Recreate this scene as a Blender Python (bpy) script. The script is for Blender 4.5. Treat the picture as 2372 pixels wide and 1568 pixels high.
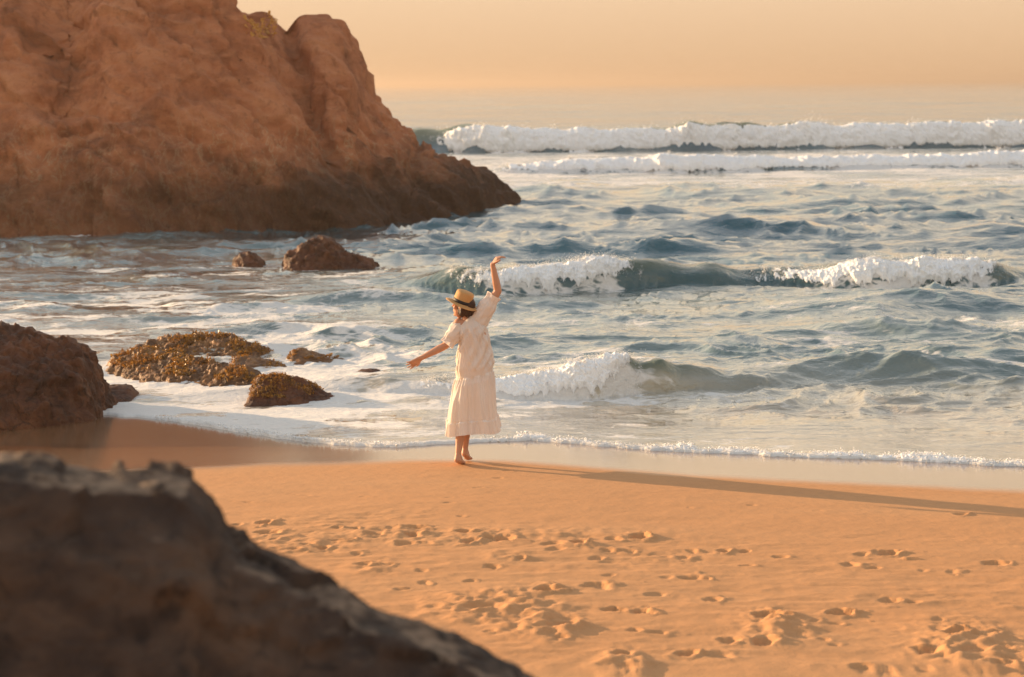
import bpy, bmesh, math, random
import numpy as np
from mathutils import Vector, Matrix

for _o in list(bpy.data.objects):
    bpy.data.objects.remove(_o, do_unlink=True)
S = bpy.context.scene
COL = S.collection
R = math.radians

# ------------------------------------------------------------------ camera
H = 3.6                      # camera height above the sea, metres
LENS = 70.0
PITCH = R(7.27)
ROLL = R(-0.45)
cd = bpy.data.cameras.new('camera')
cam = bpy.data.objects.new('camera', cd)
COL.objects.link(cam)
cd.lens = LENS
cd.sensor_width = 36
cd.clip_start = 0.1
cd.clip_end = 20000
cam.location = (0, 0, H)
cam.rotation_euler = (Matrix.Rotation(math.pi / 2 - PITCH, 4, 'X') @ Matrix.Rotation(ROLL, 4, 'Z')).to_euler()
cd.dof.use_dof = True
cd.dof.focus_distance = 19.0
cd.dof.aperture_fstop = 2.8
S.camera = cam

# ------------------------------------------------------------------ world and sun
SUN_AZ, SUN_EL = -61.5, 11.0        # degrees clockwise from +Y, elevation
w = bpy.data.worlds.new('World')
S.world = w
w.use_nodes = True
nt = w.node_tree
nt.nodes.clear()
N = nt.nodes.new
out = N('ShaderNodeOutputWorld')
bg = N('ShaderNodeBackground')
sky = N('ShaderNodeTexSky')
sky.sky_type = 'NISHITA'
sky.sun_disc = False
sky.sun_elevation = R(SUN_EL)
sky.sun_rotation = R(SUN_AZ)
sky.dust_density = 2.0
sky.air_density = 1.2
tc = N('ShaderNodeTexCoord')
sp = N('ShaderNodeSeparateXYZ')
rampf = N('ShaderNodeValToRGB')          # how thick the warm evening haze is by elevation
cr = rampf.color_ramp
cr.elements[0].position = 0.0
cr.elements[0].color = (0.97, 0.97, 0.97, 1)
cr.elements[1].position = 1.0
cr.elements[1].color = (0.28, 0.28, 0.28, 1)
e = cr.elements.new(0.10); e.color = (0.92, 0.92, 0.92, 1)
e = cr.elements.new(0.30); e.color = (0.80, 0.80, 0.80, 1)
e = cr.elements.new(0.60); e.color = (0.50, 0.50, 0.50, 1)
rampc = N('ShaderNodeValToRGB')          # its colour
cr = rampc.color_ramp
cr.elements[0].position = 0.0
cr.elements[0].color = (0.515, 0.325, 0.182, 1)
cr.elements[1].position = 1.0
cr.elements[1].color = (0.46, 0.49, 0.51, 1)
e = cr.elements.new(0.045); e.color = (0.600, 0.415, 0.268, 1)
e = cr.elements.new(0.16); e.color = (0.74, 0.57, 0.38, 1)
e = cr.elements.new(0.35); e.color = (0.80, 0.67, 0.50, 1)
e = cr.elements.new(0.6); e.color = (0.66, 0.60, 0.52, 1)
mix = N('ShaderNodeMix'); mix.data_type = 'RGBA'
scl = N('ShaderNodeMix'); scl.data_type = 'RGBA'; scl.blend_type = 'MULTIPLY'
scl.inputs['Factor'].default_value = 1.0
scl.inputs['B'].default_value = (4.2, 4.2, 4.2, 1)
L = nt.links.new
L(tc.outputs['Generated'], sp.inputs[0])
L(sp.outputs['Z'], rampf.inputs[0])
L(sp.outputs['Z'], rampc.inputs[0])
L(rampf.outputs[0], mix.inputs['Factor'])
L(sky.outputs[0], mix.inputs['A'])
L(rampc.outputs[0], scl.inputs['A'])
L(scl.outputs['Result'], mix.inputs['B'])
L(mix.outputs['Result'], bg.inputs['Color'])
bg.inputs['Strength'].default_value = 0.15
L(bg.outputs[0], out.inputs['Surface'])

sd = bpy.data.lights.new('sun', 'SUN')
sun = bpy.data.objects.new('sun', sd)
COL.objects.link(sun)
sd.energy = 4.2
sd.angle = R(0.6)
sd.color = (1.0, 0.66, 0.36)
to_sun = Vector((math.sin(R(SUN_AZ)) * math.cos(R(SUN_EL)), math.cos(R(SUN_AZ)) * math.cos(R(SUN_EL)), math.sin(R(SUN_EL))))
sun.rotation_euler = (-to_sun).to_track_quat('-Z', 'Y').to_euler()
sun.location = to_sun * 60

vs = S.view_settings
vs.view_transform = 'Standard'
vs.look = 'None'
vs.exposure = 1.22
vs.gamma = 1.0
vs.use_curve_mapping = False
S.cycles.use_denoising = True
S.cycles.max_bounces = 6
S.cycles.diffuse_bounces = 3
S.cycles.glossy_bounces = 3
S.cycles.sample_clamp_indirect = 4.0

# ------------------------------------------------------------------ numeric helpers
F = LENS / 36 * 2371.0       # focal length in pixels of a 2371 x 1568 picture
_rot = np.array(cam.rotation_euler.to_matrix())


def ray(u, v):
    d = np.array([(u - 1185.5) / F, -(v - 784.0) / F, -1.0])
    return _rot @ d


def P(u, v, y):
    """world point at depth y seen at picture point u, v (used to measure sizes and places)"""
    d = ray(u, v)
    t = y / d[1]
    return np.array([d[0] * t, y, H + d[2] * t])


def G(u, v, z=0.0):
    d = ray(u, v)
    t = (z - H) / d[2]
    return np.array([d[0] * t, d[1] * t, z])


_rs = np.random.RandomState(7)
_perm = _rs.permutation(256)
_perm = np.concatenate([_perm, _perm, _perm])
_g = _rs.normal(size=(256, 3))
_g /= np.linalg.norm(_g, axis=1)[:, None]


_gx, _gy, _gz = (np.ascontiguousarray(_g[:, k], dtype=np.float32) for k in range(3))
_perm = _perm.astype(np.int32)


def perlin(x, y, z=0.0, seed=0):
    flat = np.ndim(z) == 0
    x = (np.asarray(x, float) + seed * 17.31); y = (np.asarray(y, float) - seed * 9.77); z = np.asarray(z, float) + seed * 3.13
    xi, yi, zi = np.floor(x), np.floor(y), np.floor(z)
    xf, yf_, zf = (x - xi).astype(np.float32), (y - yi).astype(np.float32), (z - zi).astype(np.float32)
    xi = xi.astype(np.int32) & 255; yi = yi.astype(np.int32) & 255; zi = zi.astype(np.int32) & 255
    fu, fv, fw = (t * t * t * (t * (t * 6 - 15) + 10) for t in (xf, yf_, zf))
    res = 0
    for dx in (0, 1):
        wx = fu if dx else 1 - fu
        px = _perm[(xi + dx) & 255]
        for dy in (0, 1):
            wxy = wx * (fv if dy else 1 - fv)
            py = _perm[px + ((yi + dy) & 255)]
            for dz in ((0,) if flat else (0, 1)):
                g = _perm[py + ((zi + dz) & 255)]
                d = _gx[g] * (xf - dx) + _gy[g] * (yf_ - dy)
                if flat:
                    res = res + wxy * d
                else:
                    res = res + wxy * (fw if dz else 1 - fw) * (d + _gz[g] * (zf - dz))
    return res * (1.8 if flat else 1.5)


def fbm(x, y, z=0.0, oct=4, seed=0, gain=0.5, lac=2.03):
    a, f, s, t = 1.0, 1.0, 0.0, 0.0
    for k in range(oct):
        s = s + a * perlin(x * f, y * f, z * f, seed + k)
        t += a
        a *= gain
        f *= lac
    return s / t


def ridged(x, y, z=0.0, oct=4, seed=0, gain=0.5, lac=2.1):
    a, f, s, t = 1.0, 1.0, 0.0, 0.0
    for k in range(oct):
        s = s + a * (1 - 2 * np.abs(perlin(x * f, y * f, z * f, seed + k)))
        t += a
        a *= gain
        f *= lac
    return s / t


def facets(x, y, z, seed, slope=0.6, step=0.5):
    """broken rock planes: every cell is its own tilted plate"""
    xi, yi, zi = (np.floor(t).astype(np.int64) for t in (x, y, z))
    best = np.full(np.shape(x), 9e9); val = np.zeros(np.shape(x))
    rs = np.random.RandomState(seed)
    tab = rs.uniform(size=(4096, 3)); tilt = rs.normal(size=(4096, 3)); tilt /= np.linalg.norm(tilt, axis=1)[:, None]; hgt = rs.uniform(-1, 1, 4096)
    for dx in (-1, 0, 1):
        for dy in (-1, 0, 1):
            for dz in (-1, 0, 1):
                cx, cy, cz = xi + dx, yi + dy, zi + dz
                h = ((cx * 73856093) ^ (cy * 19349663) ^ (cz * 83492791)) & 4095
                ox, oy, oz = x - cx - tab[h, 0], y - cy - tab[h, 1], z - cz - tab[h, 2]
                d = ox * ox + oy * oy + oz * oz
                m = d < best
                best = np.where(m, d, best)
                val = np.where(m, slope * (ox * tilt[h, 0] + oy * tilt[h, 1] + oz * tilt[h, 2]) + step * hgt[h] * 0.5, val)
    return val


def sstep(a, b, x):
    t = np.clip((np.asarray(x, float) - a) / (b - a), 0, 1)
    return t * t * (3 - 2 * t)


def link(name, me, mat=None, parent=None, label=None, cat=None, group=None, kind=None):
    o = bpy.data.objects.new(name, me)
    COL.objects.link(o)
    if mat is not None:
        me.materials.append(mat)
    if parent is not None:
        o.parent = parent
    if label: o['label'] = label
    if cat: o['category'] = cat
    if group: o['group'] = group
    if kind: o['kind'] = kind
    return o


def raw_mesh(name, verts, faces, attrs=None, smooth=True):
    """faces: (n,3) or (n,4) int array"""
    me = bpy.data.meshes.new(name)
    verts = np.ascontiguousarray(verts, dtype=np.float32)
    faces = np.ascontiguousarray(faces, dtype=np.int32)
    k = faces.shape[1]
    me.vertices.add(len(verts))
    me.vertices.foreach_set('co', verts.ravel())
    me.loops.add(faces.size)
    me.loops.foreach_set('vertex_index', faces.ravel())
    me.polygons.add(len(faces))
    me.polygons.foreach_set('loop_start', np.arange(0, faces.size, k, dtype=np.int32))
    me.polygons.foreach_set('loop_total', np.full(len(faces), k, dtype=np.int32))
    me.update(calc_edges=True)
    me.validate()
    me.polygons.foreach_set('use_smooth', np.full(len(me.polygons), smooth, dtype=bool))
    for nme, arr in (attrs or {}).items():
        at = me.attributes.new(nme, 'FLOAT', 'POINT')
        at.data.foreach_set('value', np.ascontiguousarray(arr, dtype=np.float32).ravel())
    return me


def grid_faces(r, c, wrap=False):
    i = np.arange(r * c).reshape(r, c)
    if wrap:
        j = np.concatenate([i, i[:, :1]], axis=1)
    else:
        j = i
    return np.stack([j[:-1, :-1], j[:-1, 1:], j[1:, 1:], j[1:, :-1]], axis=-1).reshape(-1, 4)


def grid_mesh(name, X, Y, Z, attrs=None):
    r, c = X.shape
    return raw_mesh(name, np.stack([X, Y, Z], -1).reshape(-1, 3), grid_faces(r, c), attrs)


def smooth_interp(x, xs, ys):
    """monotone-ish smooth curve through points (cubic Hermite)"""
    xs = np.asarray(xs, float); ys = np.asarray(ys, float)
    m = np.zeros_like(ys)
    d = np.diff(ys) / np.diff(xs)
    m[1:-1] = (d[:-1] + d[1:]) / 2
    m[1:-1][d[:-1] * d[1:] < 0] = 0
    m[0], m[-1] = d[0], d[-1]
    x = np.clip(x, xs[0], xs[-1])
    i = np.clip(np.searchsorted(xs, x) - 1, 0, len(xs) - 2)
    h = xs[i + 1] - xs[i]
    t = (x - xs[i]) / h
    return ((2 * t**3 - 3 * t**2 + 1) * ys[i] + (t**3 - 2 * t**2 + t) * h * m[i]
            + (-2 * t**3 + 3 * t**2) * ys[i + 1] + (t**3 - t**2) * h * m[i + 1])


# ------------------------------------------------------------------ materials
def mat_new(name):
    m = bpy.data.materials.new(name)
    m.use_nodes = True
    t = m.node_tree
    t.nodes.clear()
    o = t.nodes.new('ShaderNodeOutputMaterial')
    return m, t, o


class NB:
    """tiny node builder"""
    def __init__(self, t): self.t = t
    def n(self, typ, **kw):
        x = self.t.nodes.new(typ)
        for k, v in kw.items(): setattr(x, k, v)
        return x
    def l(self, a, b): self.t.links.new(a, b)
    def coord(self, scale=(1, 1, 1), rot=(0, 0, 0)):
        c = self.n('ShaderNodeTexCoord'); m = self.n('ShaderNodeMapping')
        m.inputs['Scale'].default_value = scale
        m.inputs['Rotation'].default_value = rot
        self.l(c.outputs['Object'], m.inputs[0])
        return m.outputs[0]
    def noise(self, vec, scale, detail=4, rough=0.55, dist=0.0):
        x = self.n('ShaderNodeTexNoise')
        x.inputs['Scale'].default_value = scale
        x.inputs['Detail'].default_value = detail
        x.inputs['Roughness'].default_value = rough
        x.inputs['Distortion'].default_value = dist
        self.l(vec, x.inputs['Vector'])
        return x.outputs['Fac']
    def ramp(self, fac, stops):
        x = self.n('ShaderNodeValToRGB')
        els = x.color_ramp.elements
        while len(els) < len(stops): els.new(0.5)
        for el, (p, c) in zip(els, stops):
            el.position = p
            el.color = (*c, 1) if len(c) == 3 else c
        self.l(fac, x.inputs[0])
        return x.outputs[0]
    def mixc(self, fac, a, b, mode='MIX'):
        x = self.n('ShaderNodeMix', data_type='RGBA', blend_type=mode)
        for s, val in (('Factor', fac), ('A', a), ('B', b)):
            if hasattr(val, 'is_output'): self.l(val, x.inputs[s])
            elif s == 'Factor': x.inputs[s].default_value = val
            else: x.inputs[s].default_value = (*val, 1)
        return x.outputs['Result']
    def math(self, op, a, b=0.0, c=0.0, clamp=False):
        x = self.n('ShaderNodeMath', operation=op, use_clamp=clamp)
        for i, val in enumerate((a, b, c)):
            if hasattr(val, 'is_output'): self.l(val, x.inputs[i])
            else: x.inputs[i].default_value = val
        return x.outputs[0]
    def sstep(self, v, a, b):
        x = self.n('ShaderNodeMapRange', interpolation_type='SMOOTHSTEP')
        x.inputs['From Min'].default_value = a
        x.inputs['From Max'].default_value = b
        self.l(v, x.inputs['Value'])
        return x.outputs[0]
    def attr(self, name):
        return self.n('ShaderNodeAttribute', attribute_name=name).outputs['Fac']
    def bump(self, h, strength, dist, prev=None):
        x = self.n('ShaderNodeBump')
        x.inputs['Strength'].default_value = strength
        x.inputs['Distance'].default_value = dist
        self.l(h, x.inputs['Height'])
        if prev is not None: self.l(prev, x.inputs['Normal'])
        return x.outputs[0]
    def bsdf(self, color, rough, normal=None, ior=1.45, **kw):
        x = self.n('ShaderNodeBsdfPrincipled')
        if hasattr(color, 'is_output'): self.l(color, x.inputs['Base Color'])
        else: x.inputs['Base Color'].default_value = (*color, 1)
        if hasattr(rough, 'is_output'): self.l(rough, x.inputs['Roughness'])
        else: x.inputs['Roughness'].default_value = rough
        x.inputs['IOR'].default_value = ior
        if normal is not None: self.l(normal, x.inputs['Normal'])
        for k, v in kw.items():
            if hasattr(v, 'is_output'): self.l(v, x.inputs[k])
            else: x.inputs[k].default_value = v
        return x


def sand_material():
    m, t, o = mat_new('beach_sand'); b = NB(t)
    v = b.coord()
    wet = b.attr('wet')
    fine = b.noise(v, 220, 3, 0.7)
    mid = b.noise(v, 9, 5, 0.6)
    big = b.noise(b.coord((0.35, 1, 1)), 0.7, 4, 0.55)
    dry = b.ramp(fine, [(0.25, (0.40, 0.188, 0.080)), (0.5, (0.52, 0.260, 0.112)), (0.8, (0.62, 0.326, 0.154))])
    dry = b.mixc(b.math('MULTIPLY', b.sstep(mid, 0.42, 0.75), 0.30), dry, (0.37, 0.20, 0.095))
    dry = b.mixc(b.math('MULTIPLY', b.sstep(big, 0.4, 0.7), 0.25), dry, (0.52, 0.30, 0.15))
    wetc = b.mixc(b.sstep(big, 0.35, 0.65), (0.165, 0.075, 0.032), (0.235, 0.120, 0.056))
    col = b.mixc(b.math('POWER', wet, 2.5), dry, wetc)
    rough = b.math('MULTIPLY_ADD', b.math('POWER', wet, 0.6), -0.82, 0.93)
    rough = b.math('ADD', rough, b.math('MULTIPLY', b.math('MULTIPLY', wet, mid), 0.12))
    nm = b.bump(fine, 0.35, 0.004)
    nm = b.bump(mid, 0.35, 0.02, nm)
    nw = b.bump(b.noise(b.coord((1, 0.35, 1)), 26, 3, 0.5), 0.05, 0.01)
    mixn = b.n('ShaderNodeMix', data_type='VECTOR')
    b.l(wet, mixn.inputs['Factor']); b.l(nm, mixn.inputs[4]); b.l(nw, mixn.inputs[5])
    p = b.bsdf(col, rough, mixn.outputs[1], 1.35, **{'Coat Weight': wet, 'Coat Roughness': 0.14, 'Coat IOR': 1.4})
    b.l(p.outputs[0], o.inputs[0])
    return m


def water_material():
    m, t, o = mat_new('sea_water'); b = NB(t)
    depth, foam, thin, calm = b.attr('depth'), b.attr('foam'), b.attr('thin'), b.attr('calm')
    v1 = b.coord((0.55, 1.0, 1.0))
    v2 = b.coord((0.75, 1.0, 1.0), (0, 0, 0.5))
    r1 = b.noise(v1, 2.3, 4, 0.6, 0.6)
    r2 = b.noise(v2, 7.5, 4, 0.62, 0.8)
    r3 = b.noise(v1, 0.55, 3, 0.55, 0.4)
    r0 = b.noise(b.coord((0.45, 1.0, 1.0)), 0.10, 4, 0.6, 0.3)
    nm = b.bump(r0, 0.7, 2.0)
    nm = b.bump(r3, 0.50, 0.24, nm)
    nm = b.bump(r1, 0.55, 0.10, nm)
    nm = b.bump(r2, 0.55, 0.032, nm)
    murk = b.noise(b.coord((0.3, 0.8, 1)), 0.5, 4, 0.6)
    deep = b.mixc(b.sstep(murk, 0.35, 0.65), (0.008, 0.070, 0.100), (0.014, 0.090, 0.115))
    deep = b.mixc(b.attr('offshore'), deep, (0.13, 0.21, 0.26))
    mid = b.mixc(b.sstep(murk, 0.35, 0.65), (0.085, 0.140, 0.142), (0.165, 0.212, 0.200))
    sandy = b.mixc(b.sstep(murk, 0.35, 0.65), (0.32, 0.265, 0.19), (0.46, 0.395, 0.30))
    c = b.mixc(b.sstep(depth, 0.45, 0.95), mid, deep)
    c = b.mixc(b.sstep(depth, 0.20, 0.01), c, sandy)
    c = b.mixc(b.math('MULTIPLY', calm, 0.85), c, (0.030, 0.075, 0.070))
    c = b.mixc(b.math('MULTIPLY', thin, 0.8), c, (0.110, 0.150, 0.085))
    wat = b.bsdf(c, 0.07, nm, 1.40, **{'Coat Weight': b.math('SUBTRACT', 1.0, b.attr('offshore')), 'Coat Roughness': 0.06, 'Coat IOR': 1.45})
    b.l(nm, wat.inputs['Coat Normal'])
    tr = b.n('ShaderNodeBsdfTranslucent')
    tr.inputs['Color'].default_value = (0.30, 0.38, 0.20, 1)
    b.l(nm, tr.inputs['Normal'])
    ms = b.n('ShaderNodeMixShader')
    b.l(b.math('MULTIPLY', thin, 0.30), ms.inputs[0]); b.l(wat.outputs[0], ms.inputs[1]); b.l(tr.outputs[0], ms.inputs[2])
    # lacy surface foam
    warp = b.n('ShaderNodeVectorMath', operation='ADD')
    wn = b.n('ShaderNodeTexNoise'); wn.inputs['Scale'].default_value = 1.3; wn.inputs['Detail'].default_value = 4
    b.l(b.coord((0.6, 1, 1)), wn.inputs['Vector'])
    wsc = b.n('ShaderNodeVectorMath', operation='SCALE'); wsc.inputs['Scale'].default_value = 1.1
    b.l(wn.outputs['Color'], wsc.inputs[0])
    b.l(b.coord((0.55, 1.0, 1.0)), warp.inputs[0]); b.l(wsc.outputs[0], warp.inputs[1])
    vo = b.n('ShaderNodeTexVoronoi', feature='DISTANCE_TO_EDGE'); vo.inputs['Scale'].default_value = 2.2
    b.l(warp.outputs[0], vo.inputs['Vector'])
    vo2 = b.n('ShaderNodeTexVoronoi', feature='DISTANCE_TO_EDGE'); vo2.inputs['Scale'].default_value = 6.5
    b.l(warp.outputs[0], vo2.inputs['Vector'])
    fn = b.noise(b.coord((0.5, 1, 1)), 3.2, 6, 0.65, 0.5)
    pat = b.math('ADD', b.math('MULTIPLY', vo.outputs['Distance'], 0.75), b.math('MULTIPLY', vo2.outputs['Distance'], 0.9))
    pat = b.math('ADD', b.math('MULTIPLY', pat, 0.9), b.math('MULTIPLY', fn, 0.85))
    dens = b.math('SUBTRACT', b.math('MULTIPLY', foam, 1.15), pat)
    ff = b.sstep(dens, -0.10, 0.20)
    ff = b.math('MULTIPLY', ff, b.sstep(foam, 0.02, 0.25))
    fcol = b.mixc(b.noise(v2, 30, 3, 0.6), (0.62, 0.60, 0.57), (0.82, 0.80, 0.77))
    fb = b.bump(b.noise(v2, 22, 5, 0.7), 0.7, 0.03, nm)
    fo = b.bsdf(fcol, 0.65, fb, 1.33)
    ms2 = b.n('ShaderNodeMixShader')
    b.l(ff, ms2.inputs[0]); b.l(ms.outputs[0], ms2.inputs[1]); b.l(fo.outputs[0], ms2.inputs[2])
    b.l(ms2.outputs[0], o.inputs[0])
    return m


def foam_material(name='white_foam', trans=0.06):
    m, t, o = mat_new(name); b = NB(t)
    v = b.coord()
    n1 = b.noise(v, 14, 6, 0.7)
    col = b.ramp(n1, [(0.25, (0.90, 0.91, 0.92)), (0.55, (0.97, 0.97, 0.97))])
    nm = b.bump(b.noise(v, 26, 5, 0.7), 0.35, 0.02)
    d = b.bsdf(col, 0.6, nm, 1.33)
    tr = b.n('ShaderNodeBsdfTranslucent'); tr.inputs['Color'].default_value = (0.93, 0.93, 0.92, 1)
    ms = b.n('ShaderNodeMixShader'); ms.inputs[0].default_value = trans
    b.l(d.outputs[0], ms.inputs[1]); b.l(tr.outputs[0], ms.inputs[2])
    b.l(ms.outputs[0], o.inputs[0])
    return m


def rock_material(name, dark, mid, light, scale=1.0, weed=None, weed_z=(0.4, 1.4), strata=(1, 1, 1), vein=0.0, rough=0.85, crack_amt=0.45, lit_top=None):
    m, t, o = mat_new(name); b = NB(t)
    v = b.coord((scale,) * 3)
    vs_ = b.coord(tuple(scale * s for s in strata), (0, R(38), 0))
    n1 = b.noise(v, 0.9, 8, 0.62, 0.4)
    n2 = b.noise(vs_, 1.6, 6, 0.6, 0.5)
    n3 = b.noise(v, 11, 6, 0.7)
    col = b.ramp(n1, [(0.3, dark), (0.5, mid), (0.72, light)])
    col = b.mixc(b.math('MULTIPLY', b.sstep(n2, 0.48, 0.66), 0.55), col, light)
    col = b.mixc(b.math('MULTIPLY', b.sstep(n3, 0.5, 0.78), 0.5), col, dark)
    spot = b.noise(v, 3.2, 7, 0.72, 0.8)
    col = b.mixc(b.math('MULTIPLY', b.sstep(spot, 0.54, 0.62), 0.55 if crack_amt else 0.30), col, tuple(0.55 * x for x in dark))
    col = b.mixc(b.math('MULTIPLY', b.sstep(spot, 0.40, 0.32), 0.45 if crack_amt else 0.22), col, light)
    crack = b.n('ShaderNodeTexVoronoi', feature='DISTANCE_TO_EDGE'); crack.inputs['Scale'].default_value = 0.8
    wv = b.n('ShaderNodeVectorMath', operation='ADD')
    nz = b.n('ShaderNodeTexNoise'); nz.inputs['Scale'].default_value = 1.2; nz.inputs['Detail'].default_value = 6
    b.l(v, nz.inputs['Vector']); b.l(vs_, wv.inputs[0]); b.l(nz.outputs['Color'], wv.inputs[1])
    b.l(wv.outputs[0], crack.inputs['Vector'])
    ck = b.sstep(crack.outputs['Distance'], 0.0, 0.035)
    col = b.mixc(b.math('MULTIPLY', b.math('SUBTRACT', 1.0, ck), crack_amt), col, tuple(0.6 * x for x in dark))
    if vein:
        vn = b.noise(b.coord((scale * 1.0, scale * 1.0, scale * 0.45), (0, R(-25), 0)), 2.2, 7, 0.6, 1.4)
        vm = b.math('SUBTRACT', 1.0, b.sstep(b.math('ABSOLUTE', b.math('SUBTRACT', vn, 0.5)), 0.0, 0.022))
        geo = b.n('ShaderNodeNewGeometry'); sp_ = b.n('ShaderNodeSeparateXYZ'); b.l(geo.outputs['Position'], sp_.inputs[0])
        low = b.sstep(sp_.outputs['Z'], 3.6, 1.6)
        col = b.mixc(b.math('MULTIPLY', b.math('MULTIPLY', vm, low), vein), col, (0.50, 0.34, 0.20))
    if weed:
        geo = b.n('ShaderNodeNewGeometry'); sp_ = b.n('ShaderNodeSeparateXYZ'); b.l(geo.outputs['Position'], sp_.inputs[0])
        hz = b.math('ADD', sp_.outputs['Z'], b.math('MULTIPLY', b.math('SUBTRACT', n1, 0.5), 2.2))
        wm = b.sstep(hz, weed_z[1], weed_z[0])
        wcol = b.ramp(b.noise(v, 7, 6, 0.7), [(0.35, weed[0]), (0.6, weed[1]), (0.8, weed[2])])
        east = b.sstep(sp_.outputs['X'], -12.0, -3.0)
        col = b.mixc(b.math('MULTIPLY', wm, b.math('MULTIPLY_ADD', east, 0.35, 0.60)), col, wcol)
    if lit_top:
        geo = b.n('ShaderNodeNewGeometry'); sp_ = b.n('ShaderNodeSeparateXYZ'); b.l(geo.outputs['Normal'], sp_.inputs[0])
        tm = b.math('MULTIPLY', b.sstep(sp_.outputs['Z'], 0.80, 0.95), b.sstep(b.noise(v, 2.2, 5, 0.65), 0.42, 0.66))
        col = b.mixc(tm, col, lit_top)  # sunlit highlight put into the colour: paler patches on up-facing rock
    nm = b.bump(n1, 0.6 if crack_amt else 0.4, 0.35 / scale)
    nm = b.bump(n2, 0.5, 0.15 / scale, nm)
    nm = b.bump(ck, 0.9 * crack_amt, 0.05 / scale, nm)
    nm = b.bump(n3, 0.8, 0.05 / scale, nm)
    p = b.bsdf(col, rough, nm, 1.4)
    b.l(p.outputs[0], o.inputs[0])
    return m


def simple_material(name, color, rough=0.7, var=0.25, scale=20, bump=0.2, dist=0.01, translucent=0.0, sss=0.0):
    m, t, o = mat_new(name); b = NB(t)
    v = b.coord()
    n = b.noise(v, scale, 4, 0.6)
    col = b.mixc(n, tuple(c * (1 - var) for c in color), tuple(min(1, c * (1 + var)) for c in color))
    nm = b.bump(b.noise(v, scale * 3, 3, 0.6), bump, dist)
    kw = {}
    if sss:
        kw = {'Subsurface Weight': sss, 'Subsurface Radius': (0.02, 0.008, 0.004)}
    p = b.bsdf(col, rough, nm, 1.4, **kw)
    if translucent:
        tr = b.n('ShaderNodeBsdfTranslucent'); b.l(col, tr.inputs['Color'])
        ms = b.n('ShaderNodeMixShader'); ms.inputs[0].default_value = translucent
        b.l(p.outputs[0], ms.inputs[1]); b.l(tr.outputs[0], ms.inputs[2])
        b.l(ms.outputs[0], o.inputs[0])
    else:
        b.l(p.outputs[0], o.inputs[0])
    return m


M_sand = sand_material()
M_water = water_material()
M_foam = foam_material()
M_spray = foam_material('spray', 0.55)
M_head = rock_material('headland_rock', (0.19, 0.058, 0.024), (0.41, 0.138, 0.056), (0.53, 0.212, 0.094), 0.8,
                       weed=((0.018, 0.010, 0.007), (0.045, 0.021, 0.011), (0.20, 0.10, 0.05)), weed_z=(0.7, 2.5),
                       strata=(0.5, 1, 1.9), vein=0.6, crack_amt=0.0)
M_fore = rock_material('foreground_rock', (0.012, 0.009, 0.008), (0.050, 0.030, 0.021), (0.12, 0.072, 0.046), 2.4, strata=(0.6, 1, 2.0), lit_top=(0.30, 0.20, 0.13), crack_amt=0.15)
M_dark = rock_material('dark_wet_rock', (0.034, 0.011, 0.005), (0.085, 0.027, 0.010), (0.17, 0.060, 0.023), 2.2, rough=0.6)
M_reef = rock_material('reef_rock', (0.06, 0.028, 0.013), (0.17, 0.078, 0.030), (0.32, 0.16, 0.06), 4.0, rough=0.55)

# ------------------------------------------------------------------ beach
YS_X = [-14, -8, -3.1, -1.2, -0.4, 0.3, 1.6, 4.4, 7, 12]
YS_Y = [17.2, 17.9, 18.45, 18.72, 18.72, 18.55, 17.95, 17.1, 16.3, 15.2]
YF_X = [-14, -8, -4.6, -3.6, -2.65, -1.95, -1.2, -0.6, 0.1, 0.9, 2.2, 3.8, 4.8, 7, 12]
YF_Y = [24, 23.5, 22.6, 21.8, 20.8, 20.2, 19.9, 20.1, 20.25, 19.9, 19.4, 19.0, 18.65, 18.0, 17.0]


def ys(x): return smooth_interp(x, YS_X, YS_Y)
def yf(x): return smooth_interp(x, YF_X, YF_Y)


def bed(x, y):
    s = y - ys(x)
    up = 0.030 * (-s) + 0.0
    up = np.where(s < 0, 0.035 * (-s) - 0.0011 * np.clip(-s, 0, 12) ** 2, -0.032 * s)
    return np.maximum(up, -2.5)


# footprints and churned patches measured on the photograph: (u, v, width) in a 2371 x 1568 picture
_z7 = [(40,250,70),(205,268,80),(350,296,110),(20,277,60),(550,315,100),(650,315,80),(560,338,80),(780,297,70),(880,290,90),(760,343,60),(850,345,70),(1210,342,60),(1295,342,70),(1090,343,50),(990,367,60),(1060,367,70),(725,371,60),(430,372,50),(1740,355,70),(1840,350,110),(1440,366,60),(1310,400,60),(1700,395,90),(1790,408,60),(2260,390,120),(1980,418,50),(2090,422,60),(990,445,60),(1090,448,110),(770,438,60),(735,478,120),(520,490,100),(590,492,60),(950,508,110),(1180,530,70),(790,570,110),(895,575,90),(1380,595,140),(1655,585,130),(1850,533,90),(1940,540,80),(1560,617,70),(1640,625,60),(870,650,80),(960,658,90),(600,632,110),(580,680,80),(310,655,60),(1240,688,90),(1370,695,110),(1600,685,70),(1640,706,80),(1060,740,110),(1190,745,110),(820,745,90),(830,800,130),(1740,790,120),(1830,800,90),(1990,800,80),(2100,670,120),(2250,665,100),(2000,735,110),(2180,732,110),(2300,730,80),(2290,790,100),(1400,620,60),(1500,640,70),(2040,610,60),(2130,200,50),(1580,184,45),(1320,163,60),(1080,172,30)]
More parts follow.
